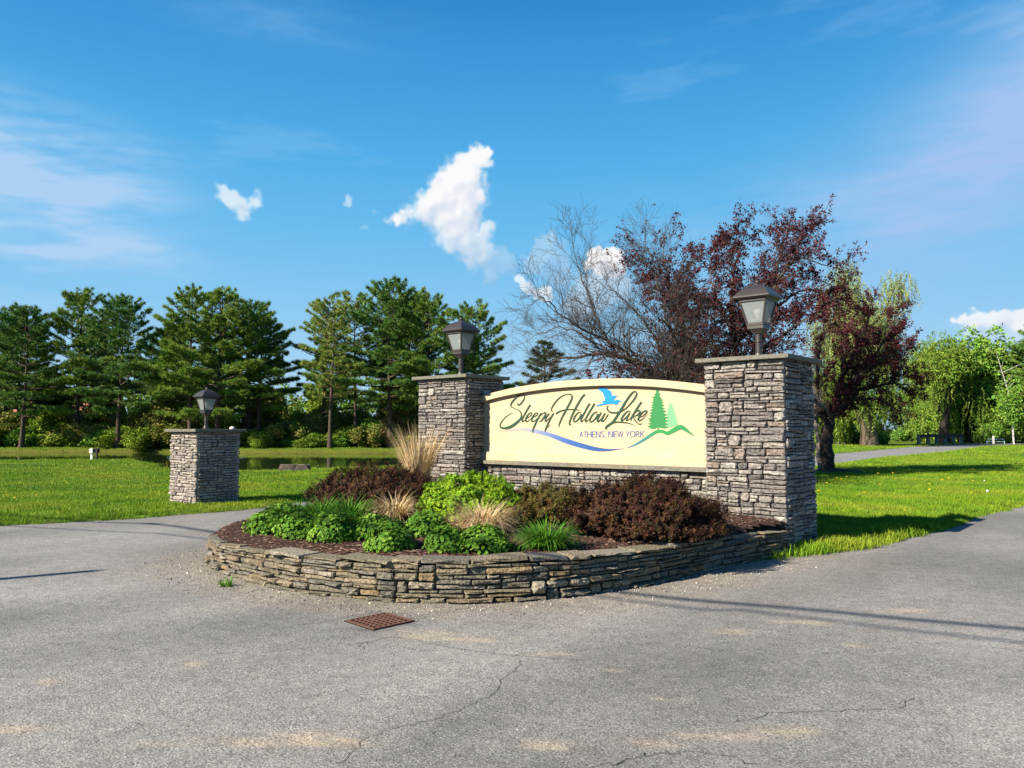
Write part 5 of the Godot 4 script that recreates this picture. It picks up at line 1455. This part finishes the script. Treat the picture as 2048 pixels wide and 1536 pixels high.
func grass() -> void:
	var mb := MB.new()
	for i in 11:
		var a := rr(0, TAU)
		mb.tint = Color.WHITE * rr(0.8, 1.15)
		blade(mb, Vector3(rr(-0.05, 0.05), -0.005, rr(-0.05, 0.05)), a, rr(0.6, 1.15) * 0.075, 0.0055, rr(0.05, 0.7), rr(0.4, 1.4), 2)
	var near := mb.mesh()
	mb = MB.new()
	for i in 12:
		var a := rr(0, TAU)
		mb.tint = Color.WHITE * rr(0.8, 1.15)
		blade(mb, Vector3(rr(-0.12, 0.12), -0.01, rr(-0.12, 0.12)), a, rr(0.6, 1.15) * 0.07, 0.012, rr(0.05, 0.8), rr(0.3, 1.2), 2)
	var wide := mb.mesh()
	var sets := [[near, [[8.5, 14.0, 520.0, 1.0], [14.0, 21.0, 300.0, 1.05]]], [wide, [[21.0, 30.0, 85.0, 1.0], [30.0, 45.0, 30.0, 1.25], [45.0, 82.0, 7.0, 1.9]]]]
	var names := ["near_grass", "far_grass"]
	var words := ["short green grass of the near lawns beside the drive", "short green grass of the far lawns round the pond and road"]
	var cols := [Color(0.13, 0.26, 0.014), Color(0.18, 0.31, 0.016), Color(0.105, 0.22, 0.012), Color(0.22, 0.32, 0.02)]
	for s in 2:
		var list := []; var tints := []
		for band in sets[s][1]:
			var d0: float = band[0]; var d1: float = band[1]
			var half := d1 * 0.84 + 2.0
			for i in int((d1 - d0) * half * 2.0 * band[2]):
				var p := Vector2(rr(-half, half), rr(d0, d1))
				if absf(p.x) > p.y * 0.84 + 2.0: continue
				var l := lawn(p)
				if l < 0.015 or pond_in(p) > -0.1: continue
				if sdf(p, bed_poly) > -0.05: continue
				var k: float = band[3] * rr(0.7, 1.25) * (0.85 + 0.6 * noise.get_noise_2d(p.x * 25.0, p.y * 25.0))
				if l < 0.5 and p.y < 12.5 and p.x > 2.4: k *= 1.0 + rng.randf() * 0.9
				var t := Transform3D(Basis(Vector3.UP, rr(0, TAU)).scaled(Vector3(k, k * rr(0.8, 1.2), k)), P(p.x, p.y, ground(p)))
				list.append(t)
				var n := noise.get_noise_2d(p.x * 6.0 + 400.0, p.y * 6.0)
				var c: Color = cols[rng.randi() % 4]
				tints.append(tone(c.lerp(Color(0.25, 0.30, 0.03), clampf(n * 1.5, 0.0, 0.7)).lerp(Color(0.07, 0.17, 0.015), clampf(-n * 1.2, 0.0, 0.55)), 0.25))
		tag(scatter(names[s], sets[s][0], M.grass, list, tints, self), words[s], "grass", "", "stuff")
	# dandelions
	var fl := MB.new()
	fl.tint = Color(0.75, 0.52, 0.02)
	fl.lathe(Vector3(0, 0.085, 0), [[0.0, -0.012], [0.012, -0.004], [0.022, 0.004], [0.016, 0.012], [0.0, 0.014]], 8)
	fl.tint = Color(0.12, 0.2, 0.04)
	fl.tube([Vector3(0, -0.01, 0), Vector3(0.006, 0.04, 0), Vector3(0, 0.08, 0)], [0.003, 0.0025, 0.0025], 4)
	var fm := fl.mesh()
	var sd := MB.new()
	sd.tint = Color(0.62, 0.62, 0.58)
	sd.lathe(Vector3(0, 0.15, 0), [[0.0, -0.02], [0.016, -0.014], [0.022, 0.0], [0.016, 0.014], [0.0, 0.02]], 8)
	sd.tint = Color(0.12, 0.2, 0.04)
	sd.tube([Vector3(0, -0.01, 0), Vector3(0.006, 0.07, 0), Vector3(0, 0.135, 0)], [0.003, 0.0025, 0.0025], 4)
	var sm := sd.mesh()
	var n2 := 0
	while n2 < 56:
		var p := Vector2(rr(3.5, 22), rr(11.5, 34)) if n2 < 48 else Vector2(rr(-14, -5), rr(14, 24))
		if sdf(p, lawn_island) < 0.3 and sdf(p, lawn_left) < 0.3: continue
		if absf(p.x) > p.y * 0.66: continue
		var white := n2 % 9 == 8
		var o := part("dandelion", sm if white else fm, M.petal, self, P(p.x, p.y, ground(p)))
		o.rotation.y = rr(0, TAU)
		o.scale = Vector3.ONE * rr(0.9, 1.5)
		tag(o, "white dandelion seed head on its stalk in the lawn" if white else "yellow dandelion flower standing in the short lawn grass", "dandelion", "dandelion seed heads in the lawns" if white else "yellow dandelions in the lawns")
		n2 += 1

# ---------------------------------------------------------------- small things
func small_things() -> void:
	# drain grate, its corners towards and away from the road
	var g := thing("drain_grate", "rusty square iron drain grate set in the asphalt before the flagstone wall", "drain grate", P(-1.105, 6.55, 0.0))
	g.rotation.y = deg_to_rad(45.0)
	var mb := MB.new()
	mb.box(Vector3(0, 0.003, 0), Vector3(0.215, 0, 0), Vector3(0, 0.001, 0), Vector3(0, 0, 0.215))
	part("pit", mb.mesh(), M.black, g)
	for i in 4:
		var r := Basis(Vector3.UP, PI * 0.5 * i)
		mb = MB.new()
		mb.box(r * Vector3(0.0125, 0.008, 0.19), r * Vector3(0.1895, 0, 0), Vector3(0, 0.004, 0), r * Vector3(0, 0, 0.0125))
		part("frame_bar", mb.mesh(), M.rust, g)
	for i in 6:
		for k in 2:
			mb = MB.new()
			var at := -0.1775 + 0.355 * (i + 1) / 7.0
			var ax := Vector3(0.177, 0, 0) if k == 0 else Vector3(0, 0, 0.177)
			var az := Vector3(0, 0, 0.0105) if k == 0 else Vector3(0.0105, 0, 0)
			mb.box((Vector3(0, 0, at) if k == 0 else Vector3(at, 0, 0)) + Vector3.UP * (0.0085 + 0.0007 * k), ax, Vector3.UP * 0.002, az if k == 0 else -az)
			part("grate_bar", mb.mesh(), M.rust, g)
	# tree stump
	var st := thing("tree_stump", "low wide weathered tree stump on the lawn at the pond's edge", "stump", P(-9.17, 32.6, ground(Vector2(-9.17, 32.6))))
	mb = MB.new()
	var top := []; var bot := []
	for i in 22:
		var a := TAU * i / 22.0
		var r := 0.58 * (1.0 + 0.16 * sin(a * 3.0 + 1.0) + rr(-0.10, 0.10))
		top.append(Vector3(cos(a) * r, 0.24 + rr(-0.03, 0.02) + 0.03 * sin(a), sin(a) * r * 0.8))
		bot.append(Vector3(cos(a) * r * rr(1.1, 1.35), -0.08, sin(a) * r * rr(0.9, 1.1)))
	for i in 22:
		var j := (i + 1) % 22
		mb.quad(bot[j], bot[i], top[i], top[j])
	part("bark", mb.mesh(), M.bark, st)
	mb = MB.new()
	for i in 22:
		mb.tri(Vector3(0.05, 0.25, 0), top[(i + 1) % 22], top[i])
	part("cut_face", mb.mesh(), M.cut_wood, st)
	# electric box on its posts
	var eb := thing("electric_box", "small white and black electric outlet box on two short posts on the far lawn", "electric box", P(-23.8, 44.0, ground(Vector2(-23.8, 44.0))))
	for q in [["post", Vector3(-0.12, 0.3, 0), Vector3(0.055, 0.34, 0.05), M.white_paint], ["post", Vector3(0.16, 0.3, 0), Vector3(0.05, 0.34, 0.05), M.dark_wood], ["board", Vector3(0.03, 0.52, -0.07), Vector3(0.24, 0.13, 0.018), M.dark_wood], ["outlet_box", Vector3(-0.12, 0.5, 0.09), Vector3(0.09, 0.13, 0.035), M.white_paint], ["cover", Vector3(0.1, 0.44, -0.02), Vector3(0.04, 0.05, 0.03), M.white_paint]]:
		mb = MB.new()
		mb.bevel_box(q[1], Vector3(q[2].x, 0, 0), Vector3(0, q[2].y, 0), Vector3(0, 0, q[2].z), 0.006)
		part(q[0], mb.mesh(), q[3], eb)
	# guard rail beyond the road
	var gr := thing("guard_rail", "weathered wooden guard rail on stout posts along the far side of the road", "guard rail", P(46.3, 82.5, 0.0))
	var a0 := Vector3(-4.1, 0, 2.4); var a1 := Vector3(5.3, 0, -6.2)
	for i in 6:
		var p := a0.lerp(a1, i / 5.0)
		mb = MB.new()
		var hh := 1.15 if i == 0 else 0.86
		mb.bevel_box(p + Vector3(0, hh * 0.5 - 0.05, 0), Vector3(0.15, 0, 0), Vector3(0, hh * 0.5 + 0.05, 0), Vector3(0, 0, 0.13), 0.02)
		part("post", mb.mesh(), M.grey_wood, gr)
	for i in 2:
		mb = MB.new()
		var q0 := a0.lerp(a1, i * 0.5); var q1 := a0.lerp(a1, (i + 1) * 0.5)
		var dir := (q1 - q0).normalized()
		mb.bevel_box((q0 + q1) * 0.5 + Vector3(0, 0.98, 0) + dir.cross(Vector3.UP) * 0.16, dir * (q0.distance_to(q1) * 0.5 - 0.004), Vector3(0, 0.17, 0), -dir.cross(Vector3.UP) * 0.1, 0.015)
		part("rail", mb.mesh(), M.dark_wood, gr)
	# pale blue frame by the road
	var bf := thing("bike_rack", "small pale blue metal frame with a white post beside the far road", "rack", P(56.4, 90.5, 0.0))
	bf.scale = Vector3.ONE * 0.6
	mb = MB.new()
	mb.tube([Vector3(-1.2, 0, 0), Vector3(-1.2, 0.75, 0), Vector3(-0.9, 0.9, 0), Vector3(2.0, 0.9, 0), Vector3(2.2, 0.7, 0), Vector3(2.2, 0, 0)], [0.06, 0.06, 0.06, 0.06, 0.06, 0.06], 6)
	mb.tube([Vector3(-1.2, 0.4, 0), Vector3(2.2, 0.4, 0)], [0.045, 0.045], 6)
	part("frame", mb.mesh(), M.pale_blue, bf)
	mb = MB.new()
	mb.bevel_box(Vector3(-0.1, 0.7, 0.3), Vector3(0.12, 0, 0), Vector3(0, 0.8, 0), Vector3(0, 0, 0.12), 0.02)
	part("post", mb.mesh(), M.white_paint, bf)
	# picnic table under the weeping willow
	var pt := thing("picnic_table", "dark wooden picnic table on the lawn under the weeping willow", "picnic table", P(34.2, 78.5, 0.0))
	mb = MB.new()
	mb.bevel_box(Vector3(0, 0.73, 0), Vector3(0.95, 0, 0), Vector3(0, 0.025, 0), Vector3(0, 0, 0.38), 0.005)
	part("table_top", mb.mesh(), M.dark_wood, pt)
	for s in [-1, 1]:
		mb = MB.new()
		mb.bevel_box(Vector3(0, 0.44, 0.68 * s), Vector3(0.95, 0, 0), Vector3(0, 0.025, 0), Vector3(0, 0, 0.13), 0.005)
		part("bench", mb.mesh(), M.dark_wood, pt)
		for e in [-1, 1]:
			mb = MB.new()
			mb.tube([Vector3(0.7 * s, -0.02, 0.7 * e), Vector3(0.7 * s, 0.7, 0.25 * e)], [0.05, 0.05], 4)
			part("leg", mb.mesh(), M.dark_wood, pt)
	var bo := thing("boulder", "pale rounded boulder beside the dark picnic table", "boulder", P(32.9, 77.6, 0.0))
	mb = MB.new()
	mb.lathe(Vector3.ZERO, [[0.5, -0.1], [0.62, 0.15], [0.55, 0.42], [0.32, 0.58], [0.0, 0.62]], 9)
	part("rock", mb.mesh(), M.white_paint, bo)
	# house glimpsed behind the pines
	var ho := thing("brick_house", "reddish house roof just glimpsed between the pine trunks at the far left", "house", P(-56.0, 98.0, 0.0))
	ho.rotation.y = 0.25
	mb = MB.new()
	mb.box(Vector3(0, 1.3, 0), Vector3(5.5, 0, 0), Vector3(0, 1.4, 0), Vector3(0, 0, 3.6))
	mb.tri(Vector3(5.5, 2.7, 3.6), Vector3(5.5, 2.7, -3.6), Vector3(5.5, 5.0, 0)); mb.tri(Vector3(-5.5, 2.7, -3.6), Vector3(-5.5, 2.7, 3.6), Vector3(-5.5, 5.0, 0))
	part("wall", mb.mesh(), M.brick, ho)
	mb = MB.new()
	mb.quad(Vector3(-6, 2.5, 4.1), Vector3(6, 2.5, 4.1), Vector3(6, 5.15, 0), Vector3(-6, 5.15, 0))
	mb.quad(Vector3(6, 2.5, -4.1), Vector3(-6, 2.5, -4.1), Vector3(-6, 5.15, 0), Vector3(6, 5.15, 0))
	part("roof", mb.mesh(), M.roof, ho)
	for x in [-3.4, 0.2, 3.4]:
		mb = MB.new()
		mb.box(Vector3(x, 1.5, 3.62), Vector3(0.6, 0, 0), Vector3(0, 0.65, 0), Vector3(0, 0, 0.04))
		part("window", mb.mesh(), M.dark_glass, ho)
	# flood lamp on the small pillar
	var fl := thing("small_flood_lamp", "small white dome beside the lantern on the roadside pillar's cap", "lamp", P(-5.93, 16.35, 1.62))
	mb = MB.new()
	mb.lathe(Vector3.ZERO, [[0.055, 0.0], [0.058, 0.015], [0.047, 0.038], [0.024, 0.053], [0.0, 0.057]], 14)
	part("dome", mb.mesh(), M.white_paint, fl)
	# a post beside the road, left of the picture, whose shadow reaches into it
	var wp := thing("roadside_post", "plain wooden post left of the picture, its shadow lying across the asphalt", "post", P(-12.65, 3.8, 0.0))
	mb = MB.new()
	mb.tube([Vector3(0, -0.1, 0), Vector3(0, 6.0, 0)], [0.10, 0.07], 10, true)
	part("shaft", mb.mesh(), M.grey_wood, wp)
	# overhead cables whose shadows cross the road
	for q in [[[[-9.1, 13.9], [-6.3, 13.3], [-4.8, 12.3], [-1.5, 9.6], [1.1, 7.7], [2.77, 6.93], [4.12, 6.31], [9.0, 4.4]], 0.035, "thicker black overhead cable that throws the stronger shadow line across the road"], [[[-9.0, 13.2], [-4.9, 11.7], [1.065, 7.37], [2.1, 6.93], [3.86, 5.91], [9.0, 3.4]], 0.018, "thinner black overhead cable that throws the fainter shadow line across the road"]]:
		var pts := []
		for p in q[0]:
			pts.append(P(p[0], p[1], 0.0) + SUN * (6.5 / SUN.y))
		var first: Vector3 = pts[0]; var last: Vector3 = pts[-1]
		pts.push_front(first + (first - (pts[1] as Vector3)).normalized() * 30.0)
		pts.append(last + (last - (pts[-2] as Vector3)).normalized() * 40.0)
		var rad := []
		pts = crom(pts, 5)
		for i in pts.size(): rad.append(q[1])
		mb = MB.new()
		mb.tube(pts, rad, 6)
		var o := part("overhead_cable", mb.mesh(), M.crack, self)
		tag(o, q[2], "cable", "")

var SUN := Vector3(-0.84, 0.0, 0.54)

func materials() -> void:
	var s := FastNoiseLite.TYPE_SIMPLEX_SMOOTH
	var c := FastNoiseLite.TYPE_CELLULAR
	var v := FastNoiseLite.TYPE_VALUE
	var blot := ntex(s, 0.012, 5, [grey(0.40), grey(0.76), grey(0.93), grey(1.0)], [0.22, 0.40, 0.58, 0.85], 1024, 3)
	var rock_n := nnormal(s, 0.03, 5, 7.0, 1024, 4)
	var slab_n := nnormal(s, 0.02, 4, 6.0, 512, 8)
	M.mortar = mat(0.085, 0.078, 0.07, 1.0)
	M.ledgestone = []
	for q in [[0.317, 0.295, 0.276], [0.258, 0.242, 0.23], [0.374, 0.354, 0.331], [0.203, 0.187, 0.182], [0.286, 0.257, 0.234], [0.164, 0.157, 0.152], [0.425, 0.408, 0.385], [0.223, 0.205, 0.195], [0.338, 0.316, 0.293], [0.283, 0.263, 0.247], [0.246, 0.232, 0.222], [0.289, 0.241, 0.211]]:
		M.ledgestone.append(triplanar(mat(q[0], q[1], q[2], 0.92), blot, rock_n, 2.1, 0.9))
	M.palestone = []
	for q in [[0.439, 0.396, 0.364], [0.377, 0.341, 0.319], [0.485, 0.435, 0.385], [0.314, 0.282, 0.271]]:
		M.palestone.append(triplanar(mat(q[0], q[1], q[2], 0.92), blot, rock_n, 2.3, 0.9))
	M.slab = []
	for q in [[0.228, 0.202, 0.142], [0.185, 0.175, 0.14], [0.274, 0.236, 0.164], [0.203, 0.195, 0.166], [0.24, 0.199, 0.133], [0.142, 0.14, 0.122], [0.31, 0.282, 0.225], [0.202, 0.185, 0.143], [0.254, 0.213, 0.146], [0.221, 0.199, 0.151], [0.278, 0.213, 0.122]]:
		M.slab.append(triplanar(mat(q[0], q[1], q[2], 0.93), blot, slab_n, 2.7, 0.8))
	var fine := ntex(s, 0.02, 5, [grey(0.78), grey(0.95), grey(1.0)], [0.25, 0.5, 0.8], 512, 21)
	M.bluestone = triplanar(mat(0.15, 0.147, 0.122, 0.8), fine, slab_n, 1.6, 0.25)
	M.ledge = [triplanar(mat(0.20, 0.185, 0.135, 0.8), fine, slab_n, 1.6, 0.25), triplanar(mat(0.17, 0.165, 0.14, 0.8), fine, slab_n, 1.6, 0.25)]
	var stucco := nnormal(s, 0.2, 2, 1.5, 512, 31)
	var streak := ntex(s, 0.006, 4, [Color(0.975, 0.965, 0.945), Color(1, 1, 1)], [0.25, 0.7], 512, 33)
	M.cream = triplanar(mat(0.46, 0.378, 0.252, 0.7), streak, stucco, 0.9, 0.35)
	M.print_green = mat(0.016, 0.052, 0.028, 0.5)
	M.print_any = mat(1, 1, 1, 0.5)
	M.print_fir = mat(0.022, 0.17, 0.05, 0.5)
	M.print_pale = mat(0.13, 0.33, 0.17, 0.5)
	M.print_blue = mat(0.005, 0.19, 0.60, 0.5)
	M.print_city = mat(0.055, 0.085, 0.24, 0.5)
	M.lamp_metal = mat(0.032, 0.027, 0.026, 0.42)
	M.lamp_metal.metallic_specular = 0.5
	M.frosted = StandardMaterial3D.new()
	M.frosted.albedo_color = Color(0.52, 0.56, 0.57, 0.72)
	M.frosted.transparency = BaseMaterial3D.TRANSPARENCY_ALPHA
	M.frosted.roughness = 0.45
	M.frosted.backlight_enabled = true
	M.frosted.backlight = Color(0.5, 0.5, 0.5)
	M.socket = mat(0.10, 0.10, 0.10, 0.6)
	M.bulb = mat(0.75, 0.74, 0.70, 0.4)
	M.twig = mat(0.06, 0.04, 0.03)
	M.leaf_green = leaf_mat(1, 1, 1, 0.55)
	M.leaf_lime = leaf_mat(1, 1, 1, 0.5, 0.5)
	M.leaf_red = leaf_mat(1, 1, 1, 0.3)
	M.leaf_purple = leaf_mat(1, 1, 1, 0.4)
	M.leaf_far = leaf_mat(1, 1, 1, 0.6, 0.7)
	M.needles = leaf_mat(1, 1, 1, 0.3, 0.6)
	M.straw = leaf_mat(1, 1, 1, 0.5, 0.8)
	M.grass = leaf_mat(1, 1, 1, 0.6, 0.55)
	M.petal = leaf_mat(1, 1, 1, 0.3, 0.7)
	M.plain = mat(1, 1, 1, 0.95)
	var barkt := ntex(s, 0.03, 4, [grey(0.45), grey(0.8), grey(1.0)], [0.3, 0.5, 0.75], 512, 41)
	var bark_n := nnormal(c, 0.04, 2, 6.0, 512, 42)
	M.bark = triplanar(mat(0.125, 0.10, 0.082), barkt, bark_n, 1.2)
	M.bark_dark = triplanar(mat(0.05, 0.04, 0.036), barkt, bark_n, 1.5)
	M.bark_grey = triplanar(mat(0.125, 0.105, 0.088), barkt, bark_n, 1.5)
	M.bark_pale = triplanar(mat(0.24, 0.215, 0.195), barkt, bark_n, 1.5)
	M.bark_willow = triplanar(mat(0.20, 0.155, 0.11), barkt, bark_n, 0.8)
	M.bark_white = triplanar(mat(0.55, 0.54, 0.50), ntex(s, 0.02, 2, [grey(0.15), grey(0.9), grey(1.0)], [0.30, 0.38, 0.6], 256, 44), null, 0.9)
	M.turf = triplanar(mat(0.80, 0.80, 0.80, 1.0), ntex(s, 0.08, 4, [grey(0.55), grey(0.85), grey(1.0)], [0.3, 0.5, 0.75], 512, 51), nnormal(s, 0.12, 3, 6.0, 512, 52), 0.8)
	M.mulch = triplanar(mat(0.060, 0.033, 0.025, 1.0), barkt, bark_n, 3.0)
	var a := mat(1, 1, 1, 0.88)
	var cells := FastNoiseLite.new()
	cells.noise_type = c
	cells.frequency = 0.21
	cells.seed = 61
	cells.cellular_return_type = FastNoiseLite.RETURN_CELL_VALUE
	cells.fractal_octaves = 2
	cells.fractal_gain = 0.7
	var ag := ntex(c, 0.2, 1, [grey(0.46), grey(0.64), grey(0.72), grey(0.83), grey(1.0)], [0.05, 0.3, 0.55, 0.85, 0.97], 1024, 61)
	ag.noise = cells
	a.albedo_texture = ag
	a.uv1_scale = Vector3.ONE * 0.46
	a.normal_enabled = true
	var rough_n := nnormal(c, 0.16, 2, 3.0, 1024, 62)
	a.normal_texture = rough_n
	a.normal_scale = 0.55
	# a second, coarser layer breaks up the repeat
	a.detail_enabled = true
	a.detail_blend_mode = BaseMaterial3D.BLEND_MODE_MUL
	a.detail_albedo = ntex(s, 0.02, 5, [grey(0.94), grey(1.0)], [0.3, 0.65], 512, 63)
	a.detail_uv_layer = BaseMaterial3D.DETAIL_UV_1
	a.albedo_color = Color(1, 1, 1)
	M.asphalt = a
	M.crack = mat(0.03, 0.028, 0.026, 1.0)
	M.black = mat(0.006, 0.006, 0.006, 1.0)
	M.rust = triplanar(mat(0.125, 0.062, 0.045, 0.95), fine, slab_n, 9.0, 0.5)
	M.cut_wood = triplanar(mat(0.36, 0.30, 0.22), barkt, null, 2.0)
	M.white_paint = mat(0.66, 0.65, 0.62, 0.6)
	M.dark_wood = triplanar(mat(0.07, 0.06, 0.052), barkt, null, 2.0)
	M.grey_wood = triplanar(mat(0.30, 0.28, 0.24), barkt, null, 2.0)
	M.pale_blue = mat(0.35, 0.55, 0.60, 0.5)
	M.brick = mat(0.20, 0.085, 0.055)
	M.roof = mat(0.42, 0.20, 0.13)
	M.dark_glass = mat(0.02, 0.025, 0.03, 0.1)
	var w := StandardMaterial3D.new()
	w.albedo_color = lin(0.018, 0.030, 0.012)
	w.roughness = 0.04
	w.metallic_specular = 0.5
	w.normal_enabled = true
	w.normal_texture = nnormal(s, 0.02, 3, 1.0, 512, 71)
	w.normal_scale = 0.06
	w.uv1_triplanar = true
	w.uv1_world_triplanar = true
	w.uv1_scale = Vector3(0.25, 0.25, 0.6)
	M.water = w

func _ready() -> void:
	rng.seed = 20240511
	noise.seed = 7
	noise.frequency = 0.05
	noise.fractal_octaves = 3
	noise2.seed = 19
	noise2.frequency = 0.05
	noise2.fractal_octaves = 2
	var cam := Camera3D.new()
	cam.name = "camera"
	cam.position = Vector3(0, 1.6, 0)
	cam.rotation_degrees.x = 3.419
	cam.fov = 53.01
	cam.near = 0.1
	cam.far = 6000.0
	add_child(cam)
	cam.current = true
	var sun := DirectionalLight3D.new()
	sun.name = "sun"
	var el := deg_to_rad(32.5)
	SUN = Vector3(-0.84 * cos(el), sin(el), 0.54 * cos(el)).normalized()
	sun.light_energy = 1.6
	sun.light_color = Color(1.0, 0.945, 0.86)
	sun.light_angular_distance = 0.5
	sun.shadow_enabled = true
	sun.look_at_from_position(SUN * 50.0, Vector3.ZERO)
	add_child(sun)
	var we := WorldEnvironment.new()
	we.name = "environment"
	var env := Environment.new()
	env.background_mode = Environment.BG_SKY
	var sky := Sky.new()
	var pano := PanoramaSkyMaterial.new()
	pano.panorama = make_sky()
	pano.energy_multiplier = 1.0 / EXPOSURE
	sky.sky_material = pano
	env.sky = sky
	env.background_energy_multiplier = 1.0
	env.tonemap_mode = Environment.TONE_MAPPER_LINEAR
	env.tonemap_exposure = EXPOSURE
	env.sdfgi_enabled = true
	env.ssao_enabled = true
	env.ssil_enabled = true
	we.environment = env
	add_child(we)
	materials()
	var bp := []
	for q in bed_pts: bp.append(Vector3(q.x, q.y, 0))
	bp = crom(bp, 5)
	for q in bp: bed_poly.append(Vector2(q.x, q.y))
	for q in [Vector2(-0.5, 15.2), Vector2(0.6, 14.6), Vector2(3.9, 11.4)]: bed_poly.append(q)
	# large structure
	setting()
	SU = Vector3(cos(TH), 0, sin(TH))
	SN = Vector3(-sin(TH), 0, cos(TH))
	var CL := Vector2(-0.838, 13.9); var CR := Vector2(3.599, 10.15)
	SO = P(CL.x, CL.y) - SN * 0.5
	pillar("stone_pillar", "tall ledgestone pillar at the right end of the cream sign", CR, TH, 1.16, 1.16, -0.05, 2.545, [0.036, 0.098, 0.14, 0.62], M.ledgestone, "ledgestone entrance pillars", 0.0)
	pillar("stone_pillar", "tall ledgestone pillar at the left end of the cream sign", CL, TH, 1.26, 1.05, -0.05, 2.55, [0.036, 0.098, 0.14, 0.60], M.ledgestone, "ledgestone entrance pillars", 0.3)
	pillar("stone_pillar", "short ledgestone pillar standing alone on the lawn left of the drive", Vector2(-6.53, 15.99), deg_to_rad(37.0), 1.03, 1.03, -0.05, 1.56, [0.034, 0.075, 0.12, 0.48], M.palestone, "ledgestone entrance pillars", 0.0)
	low_wall()
	sign_panel()
	retaining_wall()
	var mid := func(c: Vector2, wf: float, wd: float, th: float, h: float) -> Vector3:
		return P(c.x, c.y, h) - Vector3(cos(th), 0, sin(th)) * wf * 0.5 - Vector3(-sin(th), 0, cos(th)) * wd * 0.5
	lantern("dark bronze lantern with frosted panes on the sign's right pillar, nearest the camera", mid.call(CR, 1.16, 1.16, TH, 2.607), -TH, 1.10)
	lantern("dark bronze lantern with frosted panes on the sign's left pillar", mid.call(CL, 1.26, 1.05, TH, 2.612), -TH, 1.10)
	lantern("dark bronze lantern on the short roadside pillar at the left", mid.call(Vector2(-6.53, 15.99), 1.03, 1.03, deg_to_rad(37.0), 1.622), -deg_to_rad(40.0), 0.87)
	pines()
	broadleaf()
	ornamental_trees()
	bed_plants()
	small_things()
	grass()
